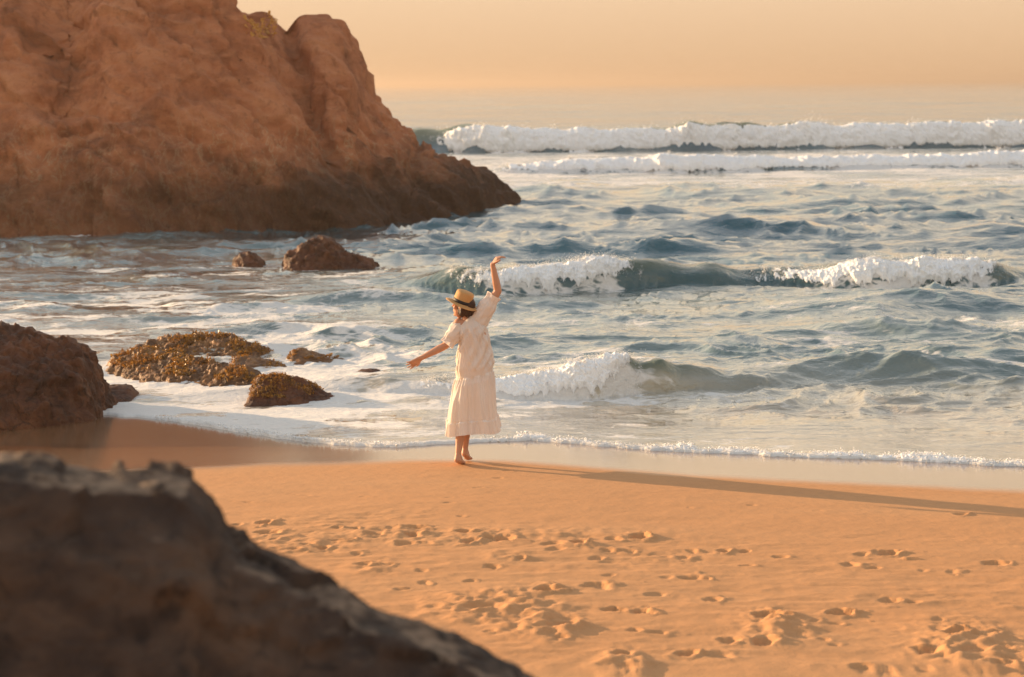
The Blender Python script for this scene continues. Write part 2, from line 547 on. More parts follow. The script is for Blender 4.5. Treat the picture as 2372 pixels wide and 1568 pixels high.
_z6 = [(1190,460,150),(1185,412,80),(1060,420,60),(1500,440,60),(1580,440,50),(1750,437,80),(1840,433,100),(1660,465,100),(1830,465,100),(1510,493,100),(1800,510,110),(1900,510,80),(1220,493,60),(1230,535,50),(1310,538,70),(1370,515,70),(1430,530,90),(1590,555,60),(2070,455,80),(2090,497,90),(2240,487,110),(2170,485,60),(2260,180,60),(2220,212,60),(2185,277,70),(2140,255,40),(2000,325,60),(2000,300,40),(2050,383,50),(1100,320,90),(1350,290,100),(1620,296,70),(1620,600,80),(1700,610,90),(1880,630,60),(2090,675,70),(2190,610,80),(2320,575,50),(1890,685,60),(1780,710,70)]
PRINTS = [(948.6 + a * .6, 1071.9 + b_ * .6, c * .6) for a, b_, c in _z7] + [(a * .5199, 996 + b_ * .5199, c * .5199) for a, b_, c in _z6]
PATCH = [(1150, 1405, 175, 42), (1260, 1450, 120, 40), (2260, 1500, 150, 70), (865, 1312, 60, 22), (1040, 1240, 480, 22), (1180, 1290, 60, 14), (1800, 1450, 90, 40), (1450, 1545, 80, 40), (1350, 1265, 80, 16), (700, 1260, 180, 26)]


def gp(u, v):
    z = 0.1
    for _ in range(4):
        p = G(u, v, z)
        z = float(bed(p[0], p[1]))
    return p


def axis(breaks):
    out_ = []
    for a, b_, d in breaks:
        n = max(1, int(round((b_ - a) / d)))
        out_.append(np.linspace(a, b_, n, endpoint=False))
    out_.append([breaks[-1][1]])
    return np.concatenate(out_)


gx = axis([(-400, -60, 40), (-60, -12, 4), (-12, -5.6, 0.2), (-5.6, 5.8, 0.0155), (5.8, 12, 0.2), (12, 60, 4), (60, 400, 40)])
gy = axis([(-60, -6, 6), (-6, 10, 0.4), (10, 11.4, 0.08), (11.4, 19.2, 0.021), (19.2, 23, 0.06), (23, 40, 0.6), (40, 90, 5)])
X, Y = np.meshgrid(gx, gy)
Z = bed(X, Y)
s_ = Y - ys(X)
dryness = sstep(-0.25, -1.3, s_)
Z += dryness * (0.012 * fbm(X * 0.9, Y * 1.5, oct=4, seed=3) + 0.010 * ridged(X * 1.6, Y * 3.4, oct=3, seed=9) * sstep(-2.0, -4.0, s_))
patch = np.zeros_like(Z)
for (u, v, ru, rv) in PATCH:
    p = gp(u, v); q = gp(u + ru, v); r_ = gp(u, v - rv)
    a = q[0] - p[0]; bb = r_[1] - p[1]
    d2 = ((X - p[0]) / a) ** 2 + ((Y - p[1]) / bb) ** 2
    patch = np.maximum(patch, np.exp(-d2 ** 1.5 * 1.2) * (1.0 if rv > 30 else 0.5))
scuff = sstep(0.05, 0.5, fbm(X * 0.5, Y * 0.9, oct=3, seed=13)) * sstep(-1.6, -3.0, s_)
Z += scuff * 0.022 * fbm(X * 4.0, Y * 7.0, oct=4, seed=14, gain=0.6)
Z += patch * (0.048 * fbm(X * 5.5, Y * 5.0, oct=4, seed=21, gain=0.55) + 0.030 * ridged(X * 3.1, Y * 3.1, oct=3, seed=25) + 0.008)
rng = random.Random(3)
for (u, v, wd) in PRINTS:
    p = gp(u, v)
    px = p[1] / F
    a = max(0.04, wd * px * 0.46); bb = a * rng.uniform(0.6, 1.5)
    far = v < 1190
    dep = (0.017 if far else 0.040) * rng.uniform(0.5, 1.35) * min(1.3, a / 0.12)
    if far: bb *= 0.6
    i0, i1 = np.searchsorted(gx, [p[0] - 4 * a, p[0] + 4 * a]); j0, j1 = np.searchsorted(gy, [p[1] - 4 * bb, p[1] + 4 * bb])
    if i1 <= i0 or j1 <= j0: continue
    xx = X[j0:j1, i0:i1] - p[0]; yy = Y[j0:j1, i0:i1] - p[1]
    ang = rng.uniform(-0.6, 0.6)
    xr = xx * math.cos(ang) + yy * math.sin(ang); yr = -xx * math.sin(ang) + yy * math.cos(ang)
    nz = fbm(xx * 7 + u, yy * 7 + v, oct=3, seed=5)
    nz = nz + 0.6 * fbm(xx * 18 + u, yy * 18 + v, oct=2, seed=6)
    d = np.sqrt((xr / a) ** 2 + (yr / bb) ** 2) * (1 + 0.75 * nz)
    pit = -dep * sstep(1.0, 0.45, d)
    rim = dep * rng.uniform(0.1, 0.5) * np.exp(-((d - 1.25) / 0.33) ** 2) * (0.45 + 0.55 * np.clip(xr / a + 0.5 + 0.8 * nz, 0, 1.6))
    Z[j0:j1, i0:i1] += pit + rim
    mx = rng.uniform(0.9, 1.5) * a
    if not far:
        Z[j0:j1, i0:i1] += dep * rng.uniform(0, 0.45) * np.exp(-(((xr - mx) / (0.55 * a)) ** 2 + (yr / (0.7 * bb)) ** 2)) * (1 + 0.9 * nz)
wet = sstep(0.0, 0.42, s_ + 0.10 * fbm(X * 1.3, Y * 1.3, oct=3, seed=2) - 0.02)
sand = link('beach_sand', grid_mesh('beach_sand', X, Y, Z, {'wet': wet}), M_sand, kind='structure')
del X, Y, Z, s_, patch, dryness, wet

# ------------------------------------------------------------------ sea
BREAK = {
    # crest line, height, width of front and back, forward lean, where it foams
    'far':   dict(x=[-60, -9, -5.5, -3, 4, 12, 20, 30, 60, 200], y=[113, 112, 111.5, 111, 110.5, 111, 112, 112, 114, 120],
                  a=[1.2, 1.15, 1.2, 1.30, 1.15, 1.42, 1.25, 1.38, 1.3, 1.2], wf=1.7, wb=5.5, lean=0.5),
    'second': dict(x=[-40, -3, -0.5, 3, 8, 12, 18, 25, 50, 120], y=[86, 84.5, 83.6, 83.3, 83.0, 84, 84.5, 86, 90, 95],
                   a=[0.2, 0.12, 0.25, 0.45, 0.55, 0.40, 0.45, 0.65, 0.6, 0.5], wf=1.0, wb=3.5, lean=0.4),
    'green': dict(x=[-6, -2.2, -1.2, 0, 2, 3.4, 4.4, 5.4, 7, 8.5, 9.4, 12, 20], y=[37.5, 36.5, 35.8, 35.5, 36.0, 36.4, 36.6, 36.2, 35.7, 35.8, 36.3, 37, 38],
                  a=[0.0, 0.06, 0.28, 0.33, 0.44, 0.34, 0.20, 0.25, 0.42, 0.36, 0.16, 0.12, 0.1], wf=0.62, wb=2.1, lean=0.55),
    'near':  dict(x=[-5, -2.2, -1.2, -0.3, 0.4, 1.15, 1.5, 1.9, 2.4, 3.0, 3.6, 5], y=[24.2, 24.0, 23.8, 23.55, 23.5, 23.6, 23.7, 23.85, 24.0, 24.1, 24.2, 24.4],
                  a=[0.0, 0.08, 0.13, 0.21, 0.31, 0.43, 0.43, 0.31, 0.20, 0.11, 0.05, 0.0], wf=0.42, wb=1.0, lean=0.6),
}
SWELL = [  # x, y, half length, height, half width, heading
    (5.0, 24.4, 1.7, 0.17, 0.55, -0.10), (6.3, 25.3, 1.5, 0.16, 0.5, -0.25), (1.8, 43.6, 3.2, 0.17, 1.0, 0.05),
    (5.4, 28.6, 1.4, 0.17, 0.8, -0.5), (6.9, 31.6, 2.4, 0.26, 1.0, -0.15), (5.6, 30.6, 1.2, 0.14, 0.7, 0.2), (3.4, 27.3, 1.0, 0.09, 0.6, 0.3),
    (-2.4, 33.5, 1.6, 0.12, 0.7, 0.2), (8.0, 52, 4, 0.16, 1.4, 0.05), (1.0, 56, 2.6, 0.12, 1.2, -0.1), (11, 58, 5, 0.20, 1.4, 0.03), (5.0, 48.5, 2.5, 0.14, 1.0, 0.1),
    (-2.8, 29.8, 1.1, 0.08, 0.5, 0.3), (1.6, 26.6, 1.2, 0.08, 0.5, 0.2),
]
ROCKS_XY = [(-4.0, 25.3, 1.5), (-2.5, 24.6, 1.0), (-2.3, 22.9, 0.6), (-2.0, 25.5, 0.8), (-4.6, 22.9, 0.8), (-3.8, 40.0, 1.1), (-5.6, 40.6, 0.5)]


def dy_at(y):
    return 0.6 * np.clip(y, 8, 4000) ** 2 / (H * F * 0.4319)


def wave_h(x, y):
    """chop, swell humps and breakers; returns height, breaker part, lean shift, foam, thin"""
    res = np.maximum(dy_at(y), y / (F * 0.4319) * 1.2)
    gust = 0.55 + 0.9 * sstep(-0.35, 0.45, fbm(x * 0.16, y * 0.28, oct=3, seed=35))
    zone = 0.60 * gust + 1.5 * sstep(36, 44, y) * sstep(76, 66, y) + 0.8 * sstep(110, 160, y)
    left = sstep(-1.0, -5.0, x) * sstep(60, 45, y)
    zone = zone * (1 - 0.15 * left) * (0.25 + 0.75 * sstep(0.3, 3.5, y - yf(x)))
    h = 0
    wx = x + 0.7 * perlin(x * 0.22, y * 0.3, 0, 31)
    wy = y + 0.5 * perlin(x * 0.25, y * 0.3, 4, 32)
    for k, (lam, amp, sx, rot) in enumerate([(5.5, 0.050, 0.36, 0.12), (2.6, 0.040, 0.38, -0.2), (1.35, 0.050, 0.45, 0.25), (0.72, 0.034, 0.5, -0.3), (0.40, 0.019, 0.5, 0.2), (0.23, 0.009, 0.55, -0.1)]):
        c, s = math.cos(rot), math.sin(rot)
        xx = (wx * c + wy * s) / lam * sx; yy = (-wx * s + wy * c) / lam
        n = np.abs(perlin(xx, yy, 0.3 * k, 40 + k))
        n = 1.7 * np.exp(-3.6 * n) * (0.35 + 0.95 * sstep(-0.25, 0.45, perlin(xx * 0.55 + 7, yy * 0.55, 0.0, 60 + k))) - 0.6
        fade = sstep(1.2, 3.5, lam / res) if k else 1.0
        h = h + amp * n * fade * ((1 + 0.9 * sstep(36, 32, y)) if k >= 2 else 1.0)
    far = sstep(120, 200, y)
    h = h * zone + far * (0.40 * perlin(x / 40, y / 12, 0, 51) + 0.5 * sstep(200, 500, y) * perlin(x / 120, y / 40, 0, 52))
    foam = np.zeros_like(h)
    thin = np.zeros_like(h)
    for (cx, cy, hl, a, hw, rot) in SWELL:
        c, s = math.cos(rot), math.sin(rot)
        dx = (x - cx) * c + (y - cy) * s; dy = -(x - cx) * s + (y - cy) * c
        dy = dy + 0.25 * hw * perlin(x * 1.1, y * 1.1, 0, 61)
        pr = np.where(dy < 0, np.exp(-(dy / (hw * 0.55)) ** 2), np.exp(-(dy / (hw * 1.2)) ** 2))
        h = h + a * pr * np.exp(-np.abs(dx / hl) ** 2.5)
    b = np.zeros_like(h)
    for nme, k in BREAK.items():
        yc = smooth_interp(x, k['x'], k['y']); a = smooth_interp(x, k['x'], k['a'])
        a = np.maximum(a, 0) * (1 + 0.20 * perlin(x * 1.8 / k['wb'] * 2, 0, 0, 71) + 0.03 * perlin(x * 6 / k['wb'], 0, 0, 72))
        dy = y - yc - 0.12 * k['wb'] * perlin(x * 1.4 / k['wb'], 0, 0, 73)
        pr = np.where(dy < 0, np.clip(1 - np.abs(dy / k['wf']) ** 1.6, -1, 1), np.exp(-(dy / k['wb']) ** 1.5))
        pr = np.where(dy < 0, np.where(dy < -k['wf'], -0.10 * np.exp(-((dy + k['wf'] * 1.25) / (k['wf'] * .7)) ** 2), np.clip(pr, 0, 1) ** 0.8), pr)
        b = b + a * pr
        thin = np.maximum(thin, sstep(0.45, 1.0, pr) * sstep(0.1, 0.4, a) * (dy < 0.25 * k['wb']))
    lean = np.zeros_like(h)
    for nme, k in BREAK.items():
        yc = smooth_interp(x, k['x'], k['y'])
        lean = lean + k['lean'] * np.exp(-((y - yc) / (k['wb'])) ** 2)
    return h, b, lean, thin


def sea_surface(x, y):
    h, b, lean, thin = wave_h(x, y)
    ff = yf(x) + 0.10 * fbm(x * 1.1, x * 0.0 + 2.0, oct=4, seed=81) + 0.05 * perlin(x * 6, y * 0, 0, 82)
    d = y - ff
    open_sea = sstep(0.2, 4.5, d)
    bz = bed(x, y)
    film = 0.030 * (1 - np.exp(-np.clip(d, 0, 9) / 0.07)) + 0.012 * np.exp(-((d - 0.07) / 0.05) ** 2)
    zs = bz + film + 0.25 * h * sstep(0.0, 1.2, d)
    z = zs * (1 - open_sea) + (h + b) * open_sea
    z = np.where(d < 0, bz - 0.04 - 0.3 * np.clip(-d, 0, 1), np.maximum(z, bz + 0.008))
    y2 = y - lean * b * open_sea
    return y2, z, h, b, thin * open_sea, d


# rows get farther apart with distance; columns cover a widening strip plus open flanks
rows = [17.4]
while rows[-1] < 9000:
    y_ = rows[-1]
    rows.append(y_ + max(0.03, min(dy_at(y_) * 0.95, 0.030 + 0.55 * max(0.04, (y_ - 17) / 60) if y_ < 125 else 1e9)))
rows = np.array(rows)
tcol = np.concatenate([[-9, -6, -4, -3, -2.3, -1.8, -1.45], np.linspace(-1.25, 1.25, 800), [1.45, 1.8, 2.3, 3, 4, 6, 9]])
YY, TT = np.meshgrid(rows, tcol, indexing='ij')
XX = TT * (0.262 * YY + 0.6)
Y2, Z, hh, bb_, thin, dd = sea_surface(XX, YY)
# where foam floats on the surface
foam = np.zeros_like(Z)
left = sstep(-0.8, -3.0, XX) * sstep(44, 38, YY)
n_lo = fbm(XX * 0.30, YY * 0.55, oct=4, seed=91)
n_hi = fbm(XX * 0.9, YY * 2.0, oct=4, seed=95)
foam += left * np.clip(0.34 + 0.60 * n_lo + 0.55 * n_hi, 0, 0.85)
foam += sstep(3.0, 0.0, dd) * (dd > 0) * np.clip(0.38 + 0.8 * n_hi, 0, 1) * 0.9
foam += np.exp(-((dd - 0.05) / 0.06) ** 2) * 0.9
foam += np.clip(0.24 + 0.9 * n_lo + 0.4 * n_hi, 0, 0.55) * sstep(20, 22, YY) * sstep(36, 30, YY)
for nme, k in BREAK.items():
    yc = smooth_interp(XX, k['x'], k['y']); a = smooth_interp(XX, k['x'], k['a'])
    q = (YY - yc) / k['wb']
    foam += sstep(2.2, 0.2, q) * sstep(-0.8, -0.1, q) * sstep(0.1, 0.4, a) * (0.30 + 0.5 * n_hi) * (1.2 if nme == 'near' else 0.8)
foam += (np.exp(-((YY - smooth_interp(XX, BREAK['near']['x'], BREAK['near']['y']) + 0.55) / 0.5) ** 2) * sstep(-2.2, -0.5, XX) * sstep(1.7, 1.2, XX)) * (0.45 + 0.6 * n_hi)
foam += (np.exp(-((YY - 35.2) / 0.8) ** 2) * (sstep(-1.5, 0, XX) * sstep(2.4, 1.8, XX) + sstep(4.6, 5.8, XX) * sstep(9, 8.2, XX))) * (0.45 + 0.6 * n_hi)
foam += sstep(62, 70, YY) * sstep(112, 100, YY) * np.clip(0.55 + 0.7 * n_lo, 0, 1)
for (rx, ry, rr) in ROCKS_XY:
    d2 = np.sqrt((XX - rx) ** 2 + ((YY - ry) * 1.2) ** 2) / rr
    foam += np.exp(-(d2 / 1.1) ** 2) * (0.42 + 0.7 * n_hi)
head_d = np.abs(YY - smooth_interp(XX, [-30, -12.6, -9.4, -5.4, -2.2, 0.1], [49, 49.1, 48.8, 51.2, 53.6, 59.6]))
foam += (XX < 0.5) * np.exp(-(head_d / 0.7) ** 2) * np.where(XX < -8, 0.9, 0.35)
foam = np.clip(foam * (1 - 0.8 * np.clip(thin * (XX > 1.3) * (YY < 30), 0, 1)), 0, 1.15)
depth = sstep(0.0, 22, dd) * (1 - 0.5 * sstep(0.0, -5.0, XX) * sstep(60, 40, YY))
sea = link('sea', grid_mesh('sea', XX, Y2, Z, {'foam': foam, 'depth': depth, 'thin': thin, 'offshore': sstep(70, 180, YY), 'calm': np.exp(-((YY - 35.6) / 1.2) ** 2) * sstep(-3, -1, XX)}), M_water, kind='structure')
print('sea verts', XX.size)
del XX, YY, TT, Y2, Z, hh, bb_, foam, depth, thin, dd, left, n_lo, n_hi, head_d


# ------------------------------------------------------------------ breaking foam: froth on the face, torn into drops at its edges
def drops_mesh(pts, rad, seed):
    """many tiny four-sided drops joined to one spray"""
    rs = np.random.RandomState(seed)
    base = np.array([(1, 1, 1), (-1, -1, 1), (-1, 1, -1), (1, -1, -1)], float)
    fc = np.array([(0, 1, 2), (0, 3, 1), (0, 2, 3), (1, 3, 2)])
    n = len(pts)
    q, _ = np.linalg.qr(rs.normal(size=(n, 3, 3)))
    v = np.einsum('kj,nij->nki', base, q) * rad[:, None, None] * rs.uniform(0.6, 1.3, (n, 4, 1)) + pts[:, None, :]
    f = (fc[None] + (np.arange(n) * 4)[:, None, None]).reshape(-1, 3)
    return v.reshape(-1, 3), f


def breaker_foam(key, x0, x1, mask_x, mask_a, nx, nq, thick, q0, q1, label, seed, ndrop, drop_r, spray, npuff, puff_r, slant=0.0):
    k = BREAK[key]
    xs = np.linspace(x0, x1, nx)
    qs = np.linspace(0, 1, nq)
    Xg, Qg = np.meshgrid(xs, qs)
    yc = smooth_interp(Xg, k['x'], k['y']) + 0.12 * k['wb'] * perlin(Xg * 1.4 / k['wb'], 0, 0, 73)
    a = np.maximum(smooth_interp(Xg, k['x'], k['a']), 0)
    sc = 1.0 / thick
    mk = np.interp(Xg + slant * (Qg - 0.3) + 0.22 * slant * fbm(Xg * 0.5 * sc, Qg * 2, 0.0, 3, seed + 13), mask_x, mask_a)
    # the foot of the froth wanders: longer and shorter tongues
    rw = 1.0 if thick < 0.2 else 0.3
    reach = 1.0 - 0.2 * rw + rw * (0.35 * fbm(Xg * 0.35 * sc, 0.0, 0.0, 3, seed + 9) + 0.12 * perlin(Xg * 1.7 * sc, 0, 0, seed + 10))
    Yg = yc + (1 - Qg) * q0 * k['wb'] - Qg ** 0.9 * q1 * k['wf'] * reach
    y2, z, h, b, th, d = sea_surface(Xg, Yg)
    bil = lambda f, s: np.abs(perlin(Xg * f * sc, y2 * f * sc, z * f * sc, s)) * 2
    stk = lambda f, s: np.abs(perlin(Xg * f * sc + 0.5 * Qg, Qg * 1.3, 0.0, s)) * 2
    lump = 0.22 + 0.40 * bil(0.40, seed) + 0.24 * stk(0.7, seed + 1) + 0.08 * stk(2.2, seed + 5) + 0.26 * bil(1.5, seed + 2) + 0.13 * bil(3.2, seed + 3) + 0.05 * bil(7.0, seed + 4)
    t0 = 0.45 * (1 - np.clip(mk, 0, 1))
    edge = np.minimum(sstep(0.0, 0.18, Qg - t0), sstep(1.0, 0.72, Qg))
    rag = fbm(Xg * 0.8 * sc, Qg * 2.4, 0.0, 5, seed + 7, 0.75)
    cover = np.clip(mk * 1.5 * edge + rag * 1.2 - 0.45, -0.5, 1)
    amp = np.clip(a / a.max(), 0.2, 1) * (0.30 + 0.70 * np.sin(np.pi * np.clip(Qg, 0, 1)) ** 0.8)
    disp = thick * amp * np.where(cover > 0, lump * np.clip(cover * 1.3, 0, 1), cover * 1.5)
    Pn = np.stack([Xg, y2, z], -1)
    tx = np.gradient(Pn, axis=1); tq = np.gradient(Pn, axis=0)
    nrm = np.cross(tq, tx)
    nrm /= np.linalg.norm(nrm, axis=-1, keepdims=True) + 1e-9
    nrm[nrm[..., 2] < -0.2] *= -1
    nrm = nrm * 0.6 + np.array([0, -0.35, 0.45]) * 0.8
    V = Pn + nrm * disp[..., None]
    verts = V.reshape(-1, 3)
    f4 = grid_faces(nq, nx)
    ok = (cover.reshape(-1)[f4] > 0.0).all(axis=1)
    f4 = f4[ok]
    f3 = np.concatenate([f4[:, [0, 1, 2]], f4[:, [0, 2, 3]]])
    rs = np.random.RandomState(seed)
    # drops: thickest where the froth thins out, so its edges dissolve
    wgt = np.exp(-((cover - 0.02) / 0.22) ** 2) * (mk > 0.02) * (1.3 - Qg)
    wgt = (wgt * (0.3 + a / a.max())).ravel()
    pick = rs.choice(wgt.size, ndrop, p=wgt / wgt.sum())
    pts = verts[pick] + np.abs(rs.normal(size=(ndrop, 1))) * spray * thick * nrm.reshape(-1, 3)[pick] + rs.normal(size=(ndrop, 3)) * thick * 0.10
    rad = drop_r * np.exp(rs.normal(size=ndrop) * 0.45)
    # splashes thrown up along the crest
    cw = (np.clip(mk, 0, 1) * (Qg < 0.32) * (Qg > 0.05)).ravel()
    pc_ = rs.choice(cw.size, npuff, p=cw / cw.sum())
    per = 60
    pr = puff_r * np.exp(rs.normal(size=npuff) * 0.45) * np.clip(a.ravel()[pc_] / a.max(), 0.3, 1)
    off_ = rs.normal(size=(npuff, per, 3)) * np.array([0.9, 0.6, 0.55]) + np.array([0, -0.1, 0.35])
    off_ *= rs.uniform(0.2, 1.0, (npuff, per, 1))
    pp = verts[pc_][:, None, :] + off_ * pr[:, None, None]
    pts = np.concatenate([pts, pp.reshape(-1, 3)])
    rad = np.concatenate([rad, drop_r * 0.9 * np.exp(rs.normal(size=npuff * per) * 0.4)])
    dv, df = drops_mesh(pts, rad, seed)
    verts = np.concatenate([verts, dv]); f3 = np.concatenate([f3, df + V.size // 3])
    used = np.unique(f3)
    rem = np.full(len(verts), -1); rem[used] = np.arange(len(used))
    me = raw_mesh('wave_foam', verts[used], rem[f3])
    o = link('wave_foam', me, M_foam, label=label, cat='wave foam', group='breaking wave foam')
    me.materials.append(M_spray)
    mi = np.zeros(len(me.polygons), dtype=np.int32); mi[2 * len(f4):] = 1
    me.polygons.foreach_set('material_index', mi)
    return o


breaker_foam('far', -4.6, 44, [-4.6, -3.4, -1, 1, 4, 7, 9.5, 13, 16.5, 19, 24, 30, 44], [0, 0.6, 1, 1.0, 1.1, 0.85, 0.72, 0.74, 0.95, 1.1, 0.85, 1, 1], 760, 44, 0.30, 0.0, 1.35,
             'tall white wall of foam on the farthest breaking wave below the horizon', 101, 1500, 0.013, 0.22, 30, 0.30)
breaker_foam('second', -1.6, 36, [-1.6, 0.0, 3, 7, 11, 14, 20, 36], [0, 0.45, 0.9, 1.1, 0.75, 0.8, 1.1, 1], 760, 36, 0.22, 0.12, 1.2,
             'low rolling foam line just in front of the farthest breaking wave', 111, 1500, 0.010, 0.25, 30, 0.20)
breaker_foam('green', -1.1, 2.35, [-1.1, -0.5, -0.1, 0.5, 1.5, 1.9, 2.2, 2.35], [0.1, 0.30, 0.55, 0.9, 1, 0.75, 0.45, 0.1], 340, 80, 0.105, 0.10, 1.15,
             'white splashing foam on the green wave beside the raised hand', 121, 3500, 0.0030, 0.30, 70, 0.085, 0.7)
breaker_foam('green', 4.1, 9.1, [4.1, 5.0, 5.7, 6.4, 8.0, 8.6, 9.1], [0.05, 0.35, 0.7, 1.05, 1, 0.55, 0.05], 440, 80, 0.105, 0.10, 1.2,
             'long white curtain of foam at the right end of the green wave', 131, 3500, 0.0030, 0.28, 70, 0.07, 0.5)
breaker_foam('near', -1.1, 1.55, [-1.1, -0.4, 0.2, 0.9, 1.3, 1.55], [0.15, 0.45, 0.8, 1.05, 0.85, 0.15], 340, 90, 0.095, 0.14, 1.2,
             'white foam tumbling off the small wave nearest the shore beside the dress', 141, 4000, 0.0022, 0.32, 80, 0.06, 0.45)


def shore_foam(x0, x1, label, seed, amt=1.0, n=900):
    """broken froth along the front of the wash"""
    xs = np.linspace(x0, x1, n); q = np.linspace(-1, 1, 26)
    Xg, Qg = np.meshgrid(xs, q)
    fade = np.minimum(sstep(x0, x0 + 0.5, Xg), sstep(x1, x1 - 0.5, Xg))
    wd = (0.05 + 0.26 * np.clip(fbm(Xg * 0.7, 0.0, 0.0, 4, seed) + 0.25, 0, 1)) * amt
    ff = yf(Xg) + 0.10 * fbm(Xg * 1.1, Xg * 0.0 + 2.0, oct=4, seed=81) + 0.05 * perlin(Xg * 6, 0, 0, 82)
    Yg = ff + 0.05 + wd * (Qg + 0.75)
    body = np.clip(0.55 + 0.9 * fbm(Xg * 3.0, Yg * 4.0, 0.0, 4, seed + 3, 0.6) + 0.25 * sstep(0.3, -0.9, Qg), 0, 1)
    lump = 0.3 + 0.9 * np.abs(perlin(Xg * 11, Yg * 11, 0, seed)) * 2 + 0.6 * np.abs(perlin(Xg * 27, Yg * 27, 0, seed + 1)) * 2
    hgt = 0.030 * np.clip(wd / 0.14, 0.4, 1.3) * lump * (1 - Qg ** 2) ** 0.6 * fade * amt * sstep(0.25, 0.8, body)
    y2_, z_, *_r = sea_surface(Xg, Yg)
    Zg = np.maximum(z_, bed(Xg, Yg)) - 0.012 + hgt
    rs = np.random.RandomState(seed)
    nd = int((x1 - x0) * 900)
    wg = (hgt.ravel() + 0.004); ii = rs.choice(Xg.size, nd, p=wg / wg.sum())
    base = np.stack([Xg, Yg, Zg], -1).reshape(-1, 3)
    dv, df = drops_mesh(base[ii] + rs.normal(size=(nd, 3)) * [0.01, 0.05, 0.004] + [0, 0, 0.010], 0.0028 * np.exp(rs.normal(size=nd) * 0.45), seed)
    f4 = grid_faces(26, n)
    f4 = f4[(hgt.reshape(-1)[f4] > 0.010).any(axis=1)]
    f3 = np.concatenate([f4[:, [0, 1, 2]], f4[:, [0, 2, 3]], df + len(base)])
    link('shore_foam', raw_mesh('shore_foam', np.concatenate([base, dv]), f3), M_foam, label=label, cat='foam line')


shore_foam(-0.35, 6.4, 'long frothy foam line where the wash meets wet sand, right of the woman', 151)
shore_foam(-4.1, -0.9, 'thin foam edge of the wash on dark wet sand, left of the woman', 161, 0.5, 500)

